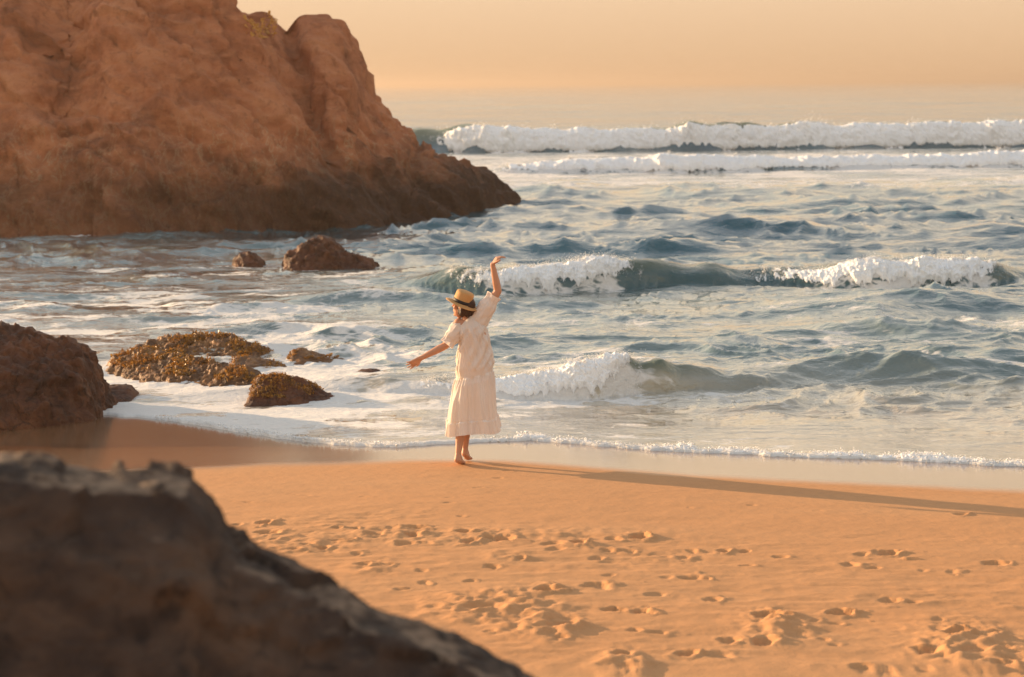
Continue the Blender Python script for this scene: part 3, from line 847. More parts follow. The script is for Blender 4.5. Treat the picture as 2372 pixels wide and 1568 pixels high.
# ------------------------------------------------------------------ rocks
def ridge_rock(name, ridge, base, back, res, xr, yr, mat, label, seed, big=0.5, small=0.15, freq=0.6, gexp=0.8, strata=0.0, zmin=-0.4, group=None, extra=None, gfun=None):
    """a rock as one solid shell: ridge = [(x, z, y)], base = front foot line [(x, y)], back = how far it runs on behind"""
    gx_ = np.arange(xr[0], xr[1] + res, res); gy_ = np.arange(yr[0], yr[1] + res, res)
    Xg, Yg = np.meshgrid(gx_, gy_)
    wx = Xg + big * (0.2 if strata else 0.5) * fbm(Xg * freq, Yg * freq, 0, 4, seed)
    wy = Yg + big * 0.9 * fbm(Xg * freq, Yg * freq, 5, 4, seed + 5)
    Z_ = np.full_like(Xg, -9.0)
    for rd, bs, bk, ge in zip(ridge, base, back, gexp if isinstance(gexp, (list, tuple)) else [gexp] * len(ridge)):
        rd = np.array(rd, float); bs = np.array(bs, float)
        zr = np.interp(wx, rd[:, 0], rd[:, 1], left=-9, right=-9); yr_ = np.interp(wx, rd[:, 0], rd[:, 2])
        yb = np.interp(wx, bs[:, 0], bs[:, 1])
        t = (wy - yb) / np.maximum(yr_ - yb, 0.01)
        g = np.where(t < 0, t * 1.3, np.clip(t, 0, 1) ** ge if gfun is None else gfun(np.clip(t, 0, 1)))
        tb = np.clip((wy - yr_) / bk, 0, 2)
        zz = np.where(wy <= yr_, (zr - zmin) * g + zmin, zmin + (zr - zmin) * (1 - tb ** 1.8))
        zz = np.where(zr < -8, -9, zz)
        Z_ = np.maximum(Z_, zz)
    Z_ = np.maximum(Z_, zmin - 0.6)
    solid = sstep(zmin - 0.3, zmin + 0.5, Z_)
    Pn = np.stack([Xg, Yg, Z_], -1)
    tx = np.gradient(Pn, axis=1); ty = np.gradient(Pn, axis=0)
    nr = np.cross(tx, ty); nr /= np.linalg.norm(nr, axis=-1, keepdims=True)
    f2 = freq * 2.2
    d1 = ridged(Xg * f2 * 0.8 + Z_ * f2 * 0.5, Yg * f2, Z_ * f2 * 0.9, 5, seed + 11)
    d2 = fbm(Xg * f2 * 2.5, Yg * f2 * 2.5, Z_ * f2 * 2.5, 5, seed + 17, 0.6)
    D = big * (0.35 if not strata else 0.16) * d1 + small * d2 * (1.0 if not strata else 0.9)
    if not strata:
        k_ = freq * 1.9
        wv = 0.3 * fbm(Xg * k_, Yg * k_, Z_ * k_, 3, seed + 51)
        D = D * 0.75 + big * 0.55 * facets(Xg * k_ + wv, Yg * k_, Z_ * k_ * 1.3 + wv, seed + 52) + small * 0.6 * facets(Xg * k_ * 3 + wv, Yg * k_ * 3, Z_ * k_ * 3.4 + wv, seed + 53)
    if strata:
        c = (Xg * 0.62 + Z_ * 0.78) + 0.35 * fbm(Xg * 0.5, Yg * 0.5, Z_ * 0.5, 3, seed + 23)
        st = np.abs(((c / strata) % 1.0) - 0.5) * 2
        D += small * 0.8 * (sstep(0.05, 0.5, st) - 0.5) * sstep(-0.2, 0.3, fbm(Xg * 0.3, Yg * 0.3, Z_ * 0.3, 2, seed + 29))
        D += small * 0.8 * fbm(c * 2.2, (Xg * 0.78 - Z_ * 0.62) * 0.5, Yg * 0.8, 4, seed + 31, 0.6)
    if strata:
        D += 0.22 * perlin(c * 0.50, (Xg * 0.78 - Z_ * 0.62) * 0.16, Yg * 0.15, seed + 47) + 0.16 * perlin(c * 1.2, (Xg * 0.78 - Z_ * 0.62) * 0.3, Yg * 0.3, seed + 48)
        # broken planes: piecewise flat plates cut by sharp steps
        al = Xg * 0.78 - Z_ * 0.62
        wv = 0.25 * fbm(Xg * 0.8, Yg * 0.8, Z_ * 0.8, 3, seed + 51)
        D += -0.12 + 0.46 * facets(c * 0.62 + wv, al * 0.34 + wv, Yg * 0.5, seed + 52) + 0.15 * facets(c * 1.7 + wv, al * 0.95 + wv, Yg * 1.3, seed + 53) + 0.045 * facets(c * 4.2 + wv, al * 2.8, Yg * 3.5 + wv, seed + 54)
        D *= 1 - 0.7 * sstep(4.0, 5.3, Z_) * sstep(-8.5, -7.0, Xg)
        D -= 0.55 * small * sstep(0.12, 0.0, np.abs(perlin(c * 0.9, (Xg * 0.78 - Z_ * 0.62) * 0.22, Yg * 0.3, seed + 43)))
    if extra is not None: D = D + extra(Xg, Yg, Z_)
    V = Pn + nr * (D * solid)[..., None]
    r, c = Xg.shape
    f = grid_faces(r, c)
    keep = (Z_.reshape(-1)[f] > zmin - 0.55).any(axis=1)
    f = f[keep]
    used = np.unique(f); rem = np.full(Xg.size, -1); rem[used] = np.arange(len(used))
    me = raw_mesh(name, V.reshape(-1, 3)[used], rem[f])
    cat = 'rock'
    return link(name, me, mat, label=label, cat=cat, group=group)


def head_extra(x, y, z):
    gul = -0.9 * np.exp(-((x + 11.2 + (z - 3) * 0.25) / 0.8) ** 2) * sstep(2.2, 3.6, z)       # the dark gully upper left
    gul += -0.55 * np.exp(-((x + 6.1 - (5 - z) * 0.45) / 0.30) ** 2) * sstep(0.8, 2.0, z)
    veins = 0.16 * sstep(0.80, 0.97, ridged(x * 0.8 + z * 0.55, y * 0.3, z * 0.35, 2, 301)) * sstep(4.0, 2.5, z)
    pock = -0.10 * np.abs(fbm(x * 3.2, y * 3.2, z * 3.2, 4, 305)) * sstep(2.6, 1.2, z)
    return gul + veins + pock


headland = ridge_rock(
    'sea_cliff',
    ridge=[[(-26, 6, 62), (-17, 8.6, 59), (-13, 9.4, 58), (-10.6, 8.3, 56.2), (-9.0, 7.3, 55.2), (-7.6, 6.05, 54.2), (-7.0, 5.5, 53.9), (-6.2, 4.5, 53.5), (-5.5, 3.3, 53.2), (-4.9, 2.3, 53), (-4.2, 1.3, 53), (-3.3, 0.2, 53.2)],
           [(-10, 5.7, 58.5), (-7.6, 5.7, 57.6), (-6.7, 5.70, 57.2), (-5.0, 5.62, 57), (-4.62, 5.42, 57), (-4.32, 4.85, 57), (-4.22, 4.1, 57), (-4.15, 3.35, 57), (-3.8, 2.85, 57), (-3.2, 2.25, 57), (-2.9, 1.98, 57), (-2.8, 1.62, 57), (-2.2, 1.66, 57.3), (-1.5, 1.42, 57.8), (-1.0, 1.2, 58.3), (-0.6, 0.75, 59), (-0.2, 0.42, 59.5), (0.12, 0.22, 59.9), (0.4, -0.5, 60.2)]],
    base=[[(-26, 48.5), (-12.6, 48.8), (-9.4, 48.5), (-5.4, 50.8), (-3, 52)], [(-10, 52), (-5.4, 51.6), (-2.2, 53.3), (-1.0, 55.9), (0.06, 59.2), (0.4, 59.9)]],
    back=[9, 6], res=0.055, xr=(-24, 1.0), yr=(46.5, 68), mat=M_head, seed=201, big=0.45, small=0.19, freq=0.42, gexp=[0.72, 0.62], strata=1.3, zmin=-0.5,
    label='huge brown rocky headland rising out of the sea, dark weed along its foot', extra=head_extra)


def seen(pts, y):
    return [tuple(P(u, v, y)[[0, 2]]) + (y,) for u, v in pts]


# foreground boulder, out of focus, close to the camera
fr = seen([(-700, 1300), (-300, 1110), (-60, 1050), (0, 1042), (90, 1052), (160, 1066), (250, 1072), (330, 1074), (395, 1074), (452, 1092), (490, 1140), (520, 1215), (550, 1262), (630, 1290), (730, 1328), (810, 1358), (870, 1386), (960, 1424), (1060, 1466), (1135, 1504), (1190, 1532), (1265, 1580), (1400, 1680), (1600, 1850), (1750, 2200), (1800, 2700)], 5.2)
fr = [(x_, z_ - 0.022, y_) for x_, z_, y_ in fr]
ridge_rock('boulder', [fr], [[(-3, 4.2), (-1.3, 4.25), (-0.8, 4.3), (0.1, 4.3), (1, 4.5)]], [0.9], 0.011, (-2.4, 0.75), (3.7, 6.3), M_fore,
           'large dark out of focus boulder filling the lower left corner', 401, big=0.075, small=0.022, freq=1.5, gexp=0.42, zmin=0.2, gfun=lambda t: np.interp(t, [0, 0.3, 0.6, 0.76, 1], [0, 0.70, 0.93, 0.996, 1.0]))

# dark rock at the left edge of the wash
lr = [(-9.5, 0.5, 22.9), (-8, 0.8, 22.9)] + seen([(-160, 750), (0, 757), (40, 768), (80, 778), (130, 790), (165, 797), (190, 805), (204, 828), (212, 850), (222, 880), (232, 915), (240, 950), (250, 985)], 22.7)
ridge_rock('shore_rock', [lr], [[(-10, 21.0), (-5.9, 21.1), (-5.2, 21.7), (-4.6, 22.3)]], [1.0], 0.02, (-10, -4.1), (20.2, 25), M_dark,
           'dark brown craggy rock at the left edge of the wash', 421, big=0.20, small=0.12, freq=1.3, gexp=0.45, zmin=-0.25)

# two rocks standing in the bay below the headland
ridge_rock('bay_rock', [seen([(655, 625), (668, 600), (690, 575), (718, 556), (745, 550), (770, 562), (800, 585), (830, 597), (858, 606), (872, 625)], 40.2)], [[(-6, 39.4), (-2, 39.6)]], [1.0], 0.022, (-5.2, -2.2), (38.8, 42), M_dark,
           'pointed brown rock standing in the water below the headland', 441, big=0.20, small=0.10, freq=1.6, gexp=0.6, zmin=-0.35)
ridge_rock('bay_rock', [seen([(540, 620), (547, 600), (560, 588), (575, 584), (590, 590), (606, 604), (612, 620)], 40.8)], [[(-7, 40.3), (-4, 40.3)]], [0.7], 0.022, (-6.2, -4.5), (39.6, 42.2), M_dark,
           'small rounded rock beside the pointed rock below the headland', 451, big=0.12, small=0.06, freq=1.8, gexp=0.6, zmin=-0.35)

# weed covered reef in the wash
REEF = []
def seen3(pts):
    return [(P(u, v, y)[0], P(u, v, y)[2] * 0.75, y) for u, v, y in pts]


REEF.append((ridge_rock('reef_rock', [seen3([(300, 830, 27.2), (322, 798, 27.2), (350, 788, 27.3), (385, 775, 27.5), (420, 767, 27.5), (470, 771, 27.4), (520, 769, 27.3), (560, 785, 27.0), (600, 797, 26.8), (626, 822, 26.8)])], [[(-7, 26.5), (-3, 26.3)]], [0.6], 0.018, (-5.7, -3.0), (25.9, 28.6), M_reef,
            'rear weed covered reef slab, flattest and farthest out in the wash', 461, big=0.10, small=0.10, freq=2.3, gexp=0.5, zmin=-0.22), 4200, 0.024))
REEF.append((ridge_rock('reef_rock', [seen3([(250, 850, 26.2), (266, 820, 26.2), (300, 808, 26.2), (345, 804, 26.1), (390, 812, 25.8), (440, 824, 25.4), (500, 837, 25.0), (560, 846, 24.7), (597, 858, 24.5), (612, 885, 24.4)])], [[(-7, 25.7), (-5.2, 25.5), (-4.6, 24.7), (-3.9, 24.3), (-2.5, 24.0)]], [0.35], 0.016, (-5.6, -2.8), (23.5, 27.0), M_reef,
            'front reef slab thick with orange and green seaweed', 471, big=0.10, small=0.10, freq=2.3, gexp=0.5, zmin=-0.22), 5200, 0.024))
REEF.append((ridge_rock('reef_rock', [seen([(574, 925), (584, 890), (600, 873), (640, 868), (690, 876), (720, 895), (745, 910), (786, 926), (796, 945)], 23.3)], [[(-4, 22.75), (-1, 22.75)]], [0.5], 0.014, (-3.3, -1.8), (22.2, 24.2), M_dark,
            'dark wedge shaped rock nearest the woman at the end of the reef', 481, big=0.10, small=0.05, freq=2.2, gexp=0.55, zmin=-0.2), 2600, 0.02))
REEF.append((ridge_rock('reef_rock', [seen([(668, 830), (680, 812), (700, 807), (730, 816), (765, 826), (803, 832), (815, 842)], 26.4)], [[(-4, 25.9), (-1, 25.9)]], [0.4], 0.018, (-3.2, -1.9), (25.4, 27.2), M_reef,
            'low narrow rock barely showing behind the reef towards the woman', 491, big=0.06, small=0.04, freq=2.4, gexp=0.7, zmin=-0.15), 500, 0.02))
REEF.append((ridge_rock('reef_rock', [seen([(528, 850), (545, 829), (580, 826), (620, 834), (650, 842), (672, 858)], 25.6)], [[(-5, 25.0), (-2, 25.0)]], [0.4], 0.018, (-4.0, -2.5), (24.6, 26.4), M_reef,
            'half drowned rock in the foam between the reef slabs', 496, big=0.06, small=0.04, freq=2.4, gexp=0.7, zmin=-0.15), 500, 0.02))
REEF.append((ridge_rock('reef_rock', [seen([(815, 868), (835, 857), (860, 855), (885, 858), (898, 870)], 25.0)], [[(-3, 24.6), (-1, 24.6)]], [0.3], 0.016, (-2.3, -1.3), (24.3, 25.6), M_dark,
            'tiny drowned rock in the foam just left of the outstretched hand', 501, big=0.05, small=0.03, freq=2.6, gexp=0.7, zmin=-0.14), 0, 0.02))
REEF.append((ridge_rock('reef_rock', [seen([(232, 908), (245, 893), (270, 890), (300, 894), (315, 908)], 23.9)], [[(-6, 23.5), (-4, 23.5)]], [0.3], 0.016, (-5.2, -4.2), (23.2, 24.5), M_dark,
            'tiny dark rock between the shore rock and the reef', 506, big=0.05, small=0.03, freq=2.6, gexp=0.7, zmin=-0.14), 0, 0.02))


def seaweed_material():
    m, t, o = mat_new('seaweed'); b = NB(t)
    v = b.coord()
    n = b.noise(v, 2.6, 4, 0.6)
    f = b.noise(v, 30, 2, 0.6)
    col = b.ramp(n, [(0.34, (0.13, 0.060, 0.016)), (0.46, (0.46, 0.20, 0.035)), (0.57, (0.38, 0.20, 0.040)), (0.68, (0.52, 0.23, 0.042))])
    col = b.mixc(b.math('MULTIPLY', f, 0.5), col, (0.10, 0.055, 0.015))
    p = b.bsdf(col, 0.38, None, 1.4)
    tr = b.n('ShaderNodeBsdfTranslucent'); b.l(col, tr.inputs['Color'])
    ms = b.n('ShaderNodeMixShader'); ms.inputs[0].default_value = 0.3
    b.l(p.outputs[0], ms.inputs[1]); b.l(tr.outputs[0], ms.inputs[2])
    b.l(ms.outputs[0], o.inputs[0])
    return m


M_weed = seaweed_material()


def leaf_cloud(pts, nrm, size, seed, droop=0.4):
    rs = np.random.RandomState(seed)
    n = len(pts)
    d = nrm * 0.7 + rs.normal(size=(n, 3)) * 0.6
    d /= np.linalg.norm(d, axis=1)[:, None]
    side = np.cross(d, rs.normal(size=(n, 3))); side /= np.linalg.norm(side, axis=1)[:, None] + 1e-9
    ln = size * np.exp(rs.normal(size=(n, 1)) * 0.35); wd = ln * 0.28
    p0 = pts - d * ln * 0.15
    p1 = pts + d * ln * 0.6
    p2 = pts + d * ln * 1.0 + np.array([0, 0, -1]) * ln * droop
    v = np.stack([p0 - side * wd * .5, p0 + side * wd * .5, p1 + side * wd, p1 - side * wd, p2 + side * wd * .3, p2 - side * wd * .3], 1).reshape(-1, 3)
    i = (np.arange(n) * 6)[:, None]
    f = np.concatenate([i + np.array([[0, 1, 2, 3]]), i + np.array([[3, 2, 4, 5]])])
    return v, f


for k, (ro, n, size) in enumerate(REEF):
    if not n: continue
    me = ro.data
    co = np.empty(len(me.vertices) * 3, np.float32); me.vertices.foreach_get('co', co); co = co.reshape(-1, 3)
    no = np.empty(len(me.vertices) * 3, np.float32); me.vertices.foreach_get('normal', no); no = no.reshape(-1, 3)
    clump = fbm(co[:, 0] * 3.0, co[:, 1] * 3.0, co[:, 2] * 3.0, 3, 600 + k)
    ok = np.where((co[:, 2] > 0.0) & (clump > 0.0))[0]
    rs = np.random.RandomState(700 + k)
    pick = ok[rs.randint(0, len(ok), n)]
    pts = co[pick] + no[pick] * (np.clip(clump[pick], 0, 1) * 0.10 * rs.uniform(0, 1, n))[:, None]
    v, f = leaf_cloud(pts, no[pick], size, 710 + k)
    link('seaweed', raw_mesh('seaweed', v, f, smooth=False), M_weed, parent=ro, kind='stuff')

# dry grass caught in the notch of the headland
me = headland.data
co = np.empty(len(me.vertices) * 3, np.float32); me.vertices.foreach_get('co', co); co = co.reshape(-1, 3)
no = np.empty(len(me.vertices) * 3, np.float32); me.vertices.foreach_get('normal', no); no = no.reshape(-1, 3)
ok = np.where((co[:, 0] > -7.05) & (co[:, 0] < -6.6) & (co[:, 2] > 4.9) & (co[:, 1] < 57.5))[0]
if len(ok):
    rs = np.random.RandomState(77)
    pick = ok[rs.randint(0, len(ok), 350)]
    v, f = leaf_cloud(co[pick], no[pick] * 0.4 + np.array([0, 0, 0.8]), 0.09, 78, 0.2)
    M_grass = simple_material('dry_grass', (0.66, 0.34, 0.08), 0.7, 0.3, 6, 0.0, 0.01, translucent=0.4)
    link('dry_grass', raw_mesh('dry_grass', v, f, smooth=False), M_grass, parent=headland, kind='stuff', label='tuft of golden dry grass in the notch')


# ------------------------------------------------------------------ the woman
M_skin = simple_material('skin', (0.50, 0.255, 0.16), 0.5, 0.08, 12, 0.05, 0.002, sss=0.15)
M_dress = simple_material('cream_cotton', (0.85, 0.78, 0.72), 0.85, 0.04, 60, 0.25, 0.003, translucent=0.30)
M_hair = simple_material('brown_hair', (0.045, 0.018, 0.009), 0.45, 0.4, 90, 0.6, 0.004)
M_straw = simple_material('straw', (0.50, 0.27, 0.10), 0.7, 0.22, 130, 0.6, 0.003)
M_band = simple_material('black_ribbon', (0.012, 0.012, 0.016), 0.6, 0.2, 60, 0.1, 0.001)


def tube(p0, p1, r0, r1, n=16, m=6, flat=None):
    """closed tapered capsule; flat = (axis, factor) squashes its section"""
    p0 = np.array(p0, float); p1 = np.array(p1, float)
    ax = p1 - p0; ln = np.linalg.norm(ax); ax /= ln
    h = np.array([0, 1, 0.0]) if abs(ax[1]) < 0.9 else np.array([1.0, 0, 0])
    e1 = np.cross(ax, h); e1 /= np.linalg.norm(e1); e2 = np.cross(ax, e1)
    prof = [(-r0 * math.cos(a), r0 * math.sin(a)) for a in np.linspace(0.12, math.pi / 2, m)]
    prof += [(ln + r1 * math.sin(a), r1 * math.cos(a)) for a in np.linspace(0, math.pi / 2 - 0.12, m)]
    th = np.linspace(0, 2 * math.pi, n, endpoint=False)
    v = [p0 + ax * s + (e1 * math.cos(a) + e2 * math.sin(a)) * r for s, r in prof for a in th]
    f = [list(x) for x in grid_faces(len(prof), n, True)]
    k = len(v)
    v += [p0 - ax * r0, p1 + ax * r1]
    f += [[k, (i + 1) % n, i] for i in range(n)]
    o = (len(prof) - 1) * n
    f += [[k + 1, o + i, o + (i + 1) % n] for i in range(n)]
    return v, f


def ellipsoid(c, r, rot=None, n=20, m=14):
    v, f = [], []
    th = np.linspace(0, 2 * math.pi, n, endpoint=False)
    for a in np.linspace(0.08, math.pi - 0.08, m):
        for t in th:
            p = np.array([r[0] * math.sin(a) * math.cos(t), r[1] * math.sin(a) * math.sin(t), r[2] * math.cos(a)])
            v.append(p)
    f = [list(x)[::-1] for x in grid_faces(m, n, True)]
    k = len(v)
    v += [np.array([0, 0, r[2]]), np.array([0, 0, -r[2]])]
    f += [[k, i, (i + 1) % n] for i in range(n)]
    o = (m - 1) * n
    f += [[k + 1, o + (i + 1) % n, o + i] for i in range(n)]
    v = np.array(v)
    if rot is not None: v = v @ np.array(rot).T
    return list(v + np.array(c)), f


def fuse(name, pieces, voxel, smooth_it):
    """overlapping closed pieces -> one continuous skin"""
    V, Fc = [], []
    for v, f in pieces:
        k = len(V)
        V += [tuple(p) for p in v]
        Fc += [[i + k for i in q] for q in f]
    me = bpy.data.meshes.new(name)
    me.from_pydata(V, [], Fc)
    bm = bmesh.new(); bm.from_mesh(me); bmesh.ops.recalc_face_normals(bm, faces=bm.faces); bm.to_mesh(me); bm.free()
    o = bpy.data.objects.new(name, me); COL.objects.link(o)
    md = o.modifiers.new('r', 'REMESH'); md.mode = 'VOXEL'; md.voxel_size = voxel
    if smooth_it:
        ms = o.modifiers.new('s', 'SMOOTH'); ms.factor = 0.5; ms.iterations = smooth_it
    dg = bpy.context.evaluated_depsgraph_get()
    out_me = bpy.data.meshes.new_from_object(o.evaluated_get(dg))
    bpy.data.objects.remove(o); bpy.data.meshes.remove(me)
    out_me.polygons.foreach_set('use_smooth', np.ones(len(out_me.polygons), dtype=bool))
    out_me.name = name
    return out_me


def chain(pts, rad):
    return [tube(pts[i], pts[i + 1], rad[i], rad[i + 1], 14, 5) for i in range(len(pts) - 1)]


def hand(wrist, fwd, flat_n, side, curl=0.25, scale=1.0):
    """palm, four fingers and thumb; fwd = wrist to knuckles, flat_n = back of the hand, side = towards the thumb"""
    wr = np.array(wrist, float); fw = np.array(fwd, float); fw /= np.linalg.norm(fw)
    sd_ = np.array(side, float); sd_ -= fw * sd_.dot(fw); sd_ /= np.linalg.norm(sd_)
    nn = np.cross(fw, sd_)
    if nn.dot(np.array(flat_n, float)) < 0: nn = -nn
    pcs = []
    for k in (-1.0, -0.35, 0.35, 1.0):
        pcs.append(tube(wr + sd_ * k * 0.012, wr + fw * 0.08 * scale + sd_ * k * 0.029, 0.014, 0.0115))
    for k, ln in zip((1.0, 0.35, -0.35, -1.0), (0.070, 0.080, 0.074, 0.058)):
        a = wr + fw * 0.08 * scale + sd_ * k * 0.029
        d = fw + sd_ * k * 0.20
        c = curl * (1 + 0.25 * (1 - k))
        b_ = a + (d * math.cos(c) - nn * math.sin(c)) * ln * 0.5
        e_ = b_ + (d * math.cos(2 * c) - nn * math.sin(2 * c)) * ln * 0.3
        g_ = e_ + (d * math.cos(2.8 * c) - nn * math.sin(2.8 * c)) * ln * 0.25
        pcs += [tube(a, b_, 0.0095, 0.0085, 10, 4), tube(b_, e_, 0.0085, 0.0078, 10, 4), tube(e_, g_, 0.0078, 0.006, 10, 4)]
    t0 = wr + fw * 0.022 + sd_ * 0.018; t1 = t0 + fw * 0.030 + sd_ * 0.030 - nn * 0.008; t2 = t1 + fw * 0.030 + sd_ * 0.010 - nn * 0.008
    pcs += [tube(t0, t1, 0.0135, 0.0105, 10, 4), tube(t1, t2, 0.0105, 0.0075, 10, 4)]
    return pcs


pc = []
# legs: left foot planted on its ball, right foot one step ahead on its toes
LA, LK, LH = (-0.018, -0.055, 0.120), (0.022, 0.055, 0.475), (0.085, 0.085, 0.87)
RA, RK, RH = (0.042, 0.165, 0.135), (0.070, 0.215, 0.49), (0.205, 0.110, 0.88)
for A_, K_, H_ in ((LA, LK, LH), (RA, RK, RH)):
    A_, K_, H_ = map(np.array, (A_, K_, H_))
    calf = A_ * 0.32 + K_ * 0.68 + np.array([0, -0.012, 0])
    pc += chain([A_, A_ * 0.75 + K_ * 0.25, calf, K_, H_], [0.030, 0.036, 0.054, 0.050, 0.080])
for (hl, bl, te, an) in (((-0.026, -0.085, 0.072), (0.006, 0.055, 0.026), (0.020, 0.105, 0.014), LA), ((0.038, 0.135, 0.088), (0.068, 0.255, 0.028), (0.092, 0.31, 0.014), RA)):
    hl, bl, te, an = map(np.array, (hl, bl, te, an))
    pc += [tube(an, hl, 0.029, 0.031), tube(hl, bl, 0.030, 0.027), tube(an, bl, 0.026, 0.024)]
    ax = (te - bl) / np.linalg.norm(te - bl); sdv = np.cross(ax, [0, 0, 1.0])
    for k, ln in zip((-1, -0.5, 0, 0.5, 1), (0.042, 0.05, 0.05, 0.046, 0.038)):
        st = bl + sdv * k * 0.028 - np.array([0, 0, 0.006])
        pc.append(tube(st, st + ax * ln * (0.9 if an is not LA else 1), 0.017, 0.0085, 10, 4))
# trunk
pc += [tube((0.085, 0.09, 0.90), (0.205, 0.10, 0.91), 0.095, 0.095), tube((0.145, 0.10, 0.93), (0.135, 0.09, 1.08), 0.12, 0.10),
       tube((0.135, 0.09, 1.08), (0.125, 0.085, 1.27), 0.10, 0.115), tube((0.03, 0.085, 1.335), (0.18, 0.085, 1.37), 0.062, 0.062),
       tube((0.07, 0.085, 1.22), (0.19, 0.085, 1.24), 0.085, 0.085)]
# neck and head, face turned to the left and a little up
NK0, NK1 = np.array((0.095, 0.085, 1.365)), np.array((0.062, 0.095, 1.455))
pc += [tube(NK0, NK1, 0.050, 0.046)]
HC = np.array((0.042, 0.10, 1.515))
fdir = Vector((-0.86, 0.40, 0.20)).normalized()
updir = (Vector((0.28, -0.02, 0.96)) - fdir * fdir.dot(Vector((0.28, -0.02, 0.96)))).normalized()
rdir = fdir.cross(updir)
HR = np.array(Matrix((rdir, fdir, updir)).transposed())


def hp(x, y, z): return HC + HR @ np.array((x, y, z))


pc += [ellipsoid(hp(0, -0.012, 0.022), (0.074, 0.094, 0.092), HR), ellipsoid(hp(0, 0.020, -0.040), (0.060, 0.068, 0.075), HR),
       tube(hp(0, 0.055, -0.088), hp(0, 0.062, -0.094), 0.022, 0.018), tube(hp(0, 0.088, 0.008), hp(0, 0.106, -0.022), 0.008, 0.013, 10, 4),
       tube(hp(-0.018, 0.078, -0.058), hp(0.018, 0.078, -0.058), 0.010, 0.010, 10, 4), tube(hp(-0.042, 0.072, 0.024), hp(0.042, 0.072, 0.024), 0.016, 0.016, 10, 4)]
for sgn in (-1, 1):
    pc += [ellipsoid(hp(sgn * 0.074, -0.008, -0.008), (0.010, 0.018, 0.030), HR), ellipsoid(hp(sgn * 0.040, 0.055, -0.022), (0.026, 0.026, 0.026), HR)]
# arms
LS, LE, LW = (-0.005, 0.085, 1.355), (-0.128, 0.045, 1.150), (-0.366, 0.035, 1.030)
RS, RE, RW = (0.205, 0.085, 1.405), (0.372, 0.090, 1.660), (0.324, 0.085, 1.915)
for S_, E_, W_ in ((LS, LE, LW), (RS, RE, RW)):
    S_, E_, W_ = map(np.array, (S_, E_, W_))
    pc += chain([S_, S_ * 0.5 + E_ * 0.5, E_, E_ * 0.68 + W_ * 0.32, W_], [0.050, 0.045, 0.037, 0.037, 0.023])
pc += hand(LW, (-0.83, 0.0, -0.56), (-0.35, -0.7, 0.5), (-0.45, 0.2, -0.75), 0.16)
pc += hand(np.array(RW), (0.60, 0.0, 0.80), (-0.3, -0.6, 0.7), (0.2, -0.85, -0.1), 0.42, 0.9)
FOOT = G(1066, 1077, 0.0)
person = bpy.data.objects.new('person', None)
COL.objects.link(person)
person.empty_display_size = 0.2
person.location = (FOOT[0], FOOT[1], float(bed(FOOT[0], FOOT[1])) - 0.004)
person['label'] = 'barefoot person in long cream dress and straw hat dancing away, one arm raised'
person['category'] = 'person'
link('body', fuse('body', pc, 0.005, 4), M_skin, parent=person)

# hair: a short dark bob under the hat
hp_ = [ellipsoid(hp(0, -0.030, 0.020), (0.082, 0.088, 0.092), HR), ellipsoid(hp(0.0, -0.072, -0.045), (0.060, 0.036, 0.052), HR),
       ellipsoid(hp(0.060, -0.030, -0.040), (0.024, 0.046, 0.058), HR), ellipsoid(hp(-0.062, -0.030, -0.040), (0.022, 0.046, 0.055), HR)]
rgh = random.Random(5)
for k in range(46):
    a = rgh.uniform(-2.5, 2.5)
    st = hp(0.080 * math.sin(a), -0.030 - 0.080 * math.cos(a), rgh.uniform(-0.03, 0.01))
    en = hp(0.078 * math.sin(a) * rgh.uniform(0.85, 1.15), -0.034 - 0.080 * math.cos(a), rgh.uniform(-0.088, -0.055))
    hp_.append(tube(st, en, 0.009, 0.004, 8, 3))
link('hair', fuse('hair', hp_, 0.0045, 1), M_hair, parent=person, label='short dark brown hair under the hat brim')

# straw boater
TILT = Matrix.Rotation(R(20), 3, 'Y') @ Matrix.Rotation(R(4), 3, 'X')
HATC = Vector((0.030, 0.085, 1.548))


def lathe(prof, n=64, wob=0.0):
    th = np.linspace(0, 2 * math.pi, n, endpoint=False)
    v = []
    for r, z in prof:
        for t in th:
            rr = r * (1 + 0.04 * math.cos(2 * t + 0.6) * (r > 0.11))
            v.append((rr * math.cos(t) * 0.97, rr * math.sin(t) * 1.03, z + wob * (r > 0.12) * math.sin(2 * t + 0.5)))
    return np.array(v), grid_faces(len(prof), n, True)


v, f = lathe([(0.001, 0.123), (0.05, 0.122), (0.074, 0.118), (0.084, 0.111), (0.089, 0.100), (0.093, 0.04), (0.096, 0.008), (0.100, 0.002), (0.13, -0.001), (0.157, -0.006), (0.160, -0.010), (0.157, -0.013), (0.13, -0.008), (0.098, -0.006), (0.090, 0.0), (0.086, 0.05), (0.080, 0.105), (0.001, 0.117)], 72, 0.006)
v = v @ np.array(TILT).T + np.array(HATC)
hat = link('straw_hat', raw_mesh('straw_hat', v, f[:, ::-1]), M_straw, parent=person, label='round straw boater hat tilted back')
v, f = lathe([(0.0965, 0.004), (0.0985, 0.006), (0.0965, 0.034), (0.0945, 0.036)], 72)
v = v @ np.array(TILT).T + np.array(HATC)
link('hat_band', raw_mesh('hat_band', v, f[:, ::-1]), M_band, parent=hat, label='black ribbon band around the hat crown')

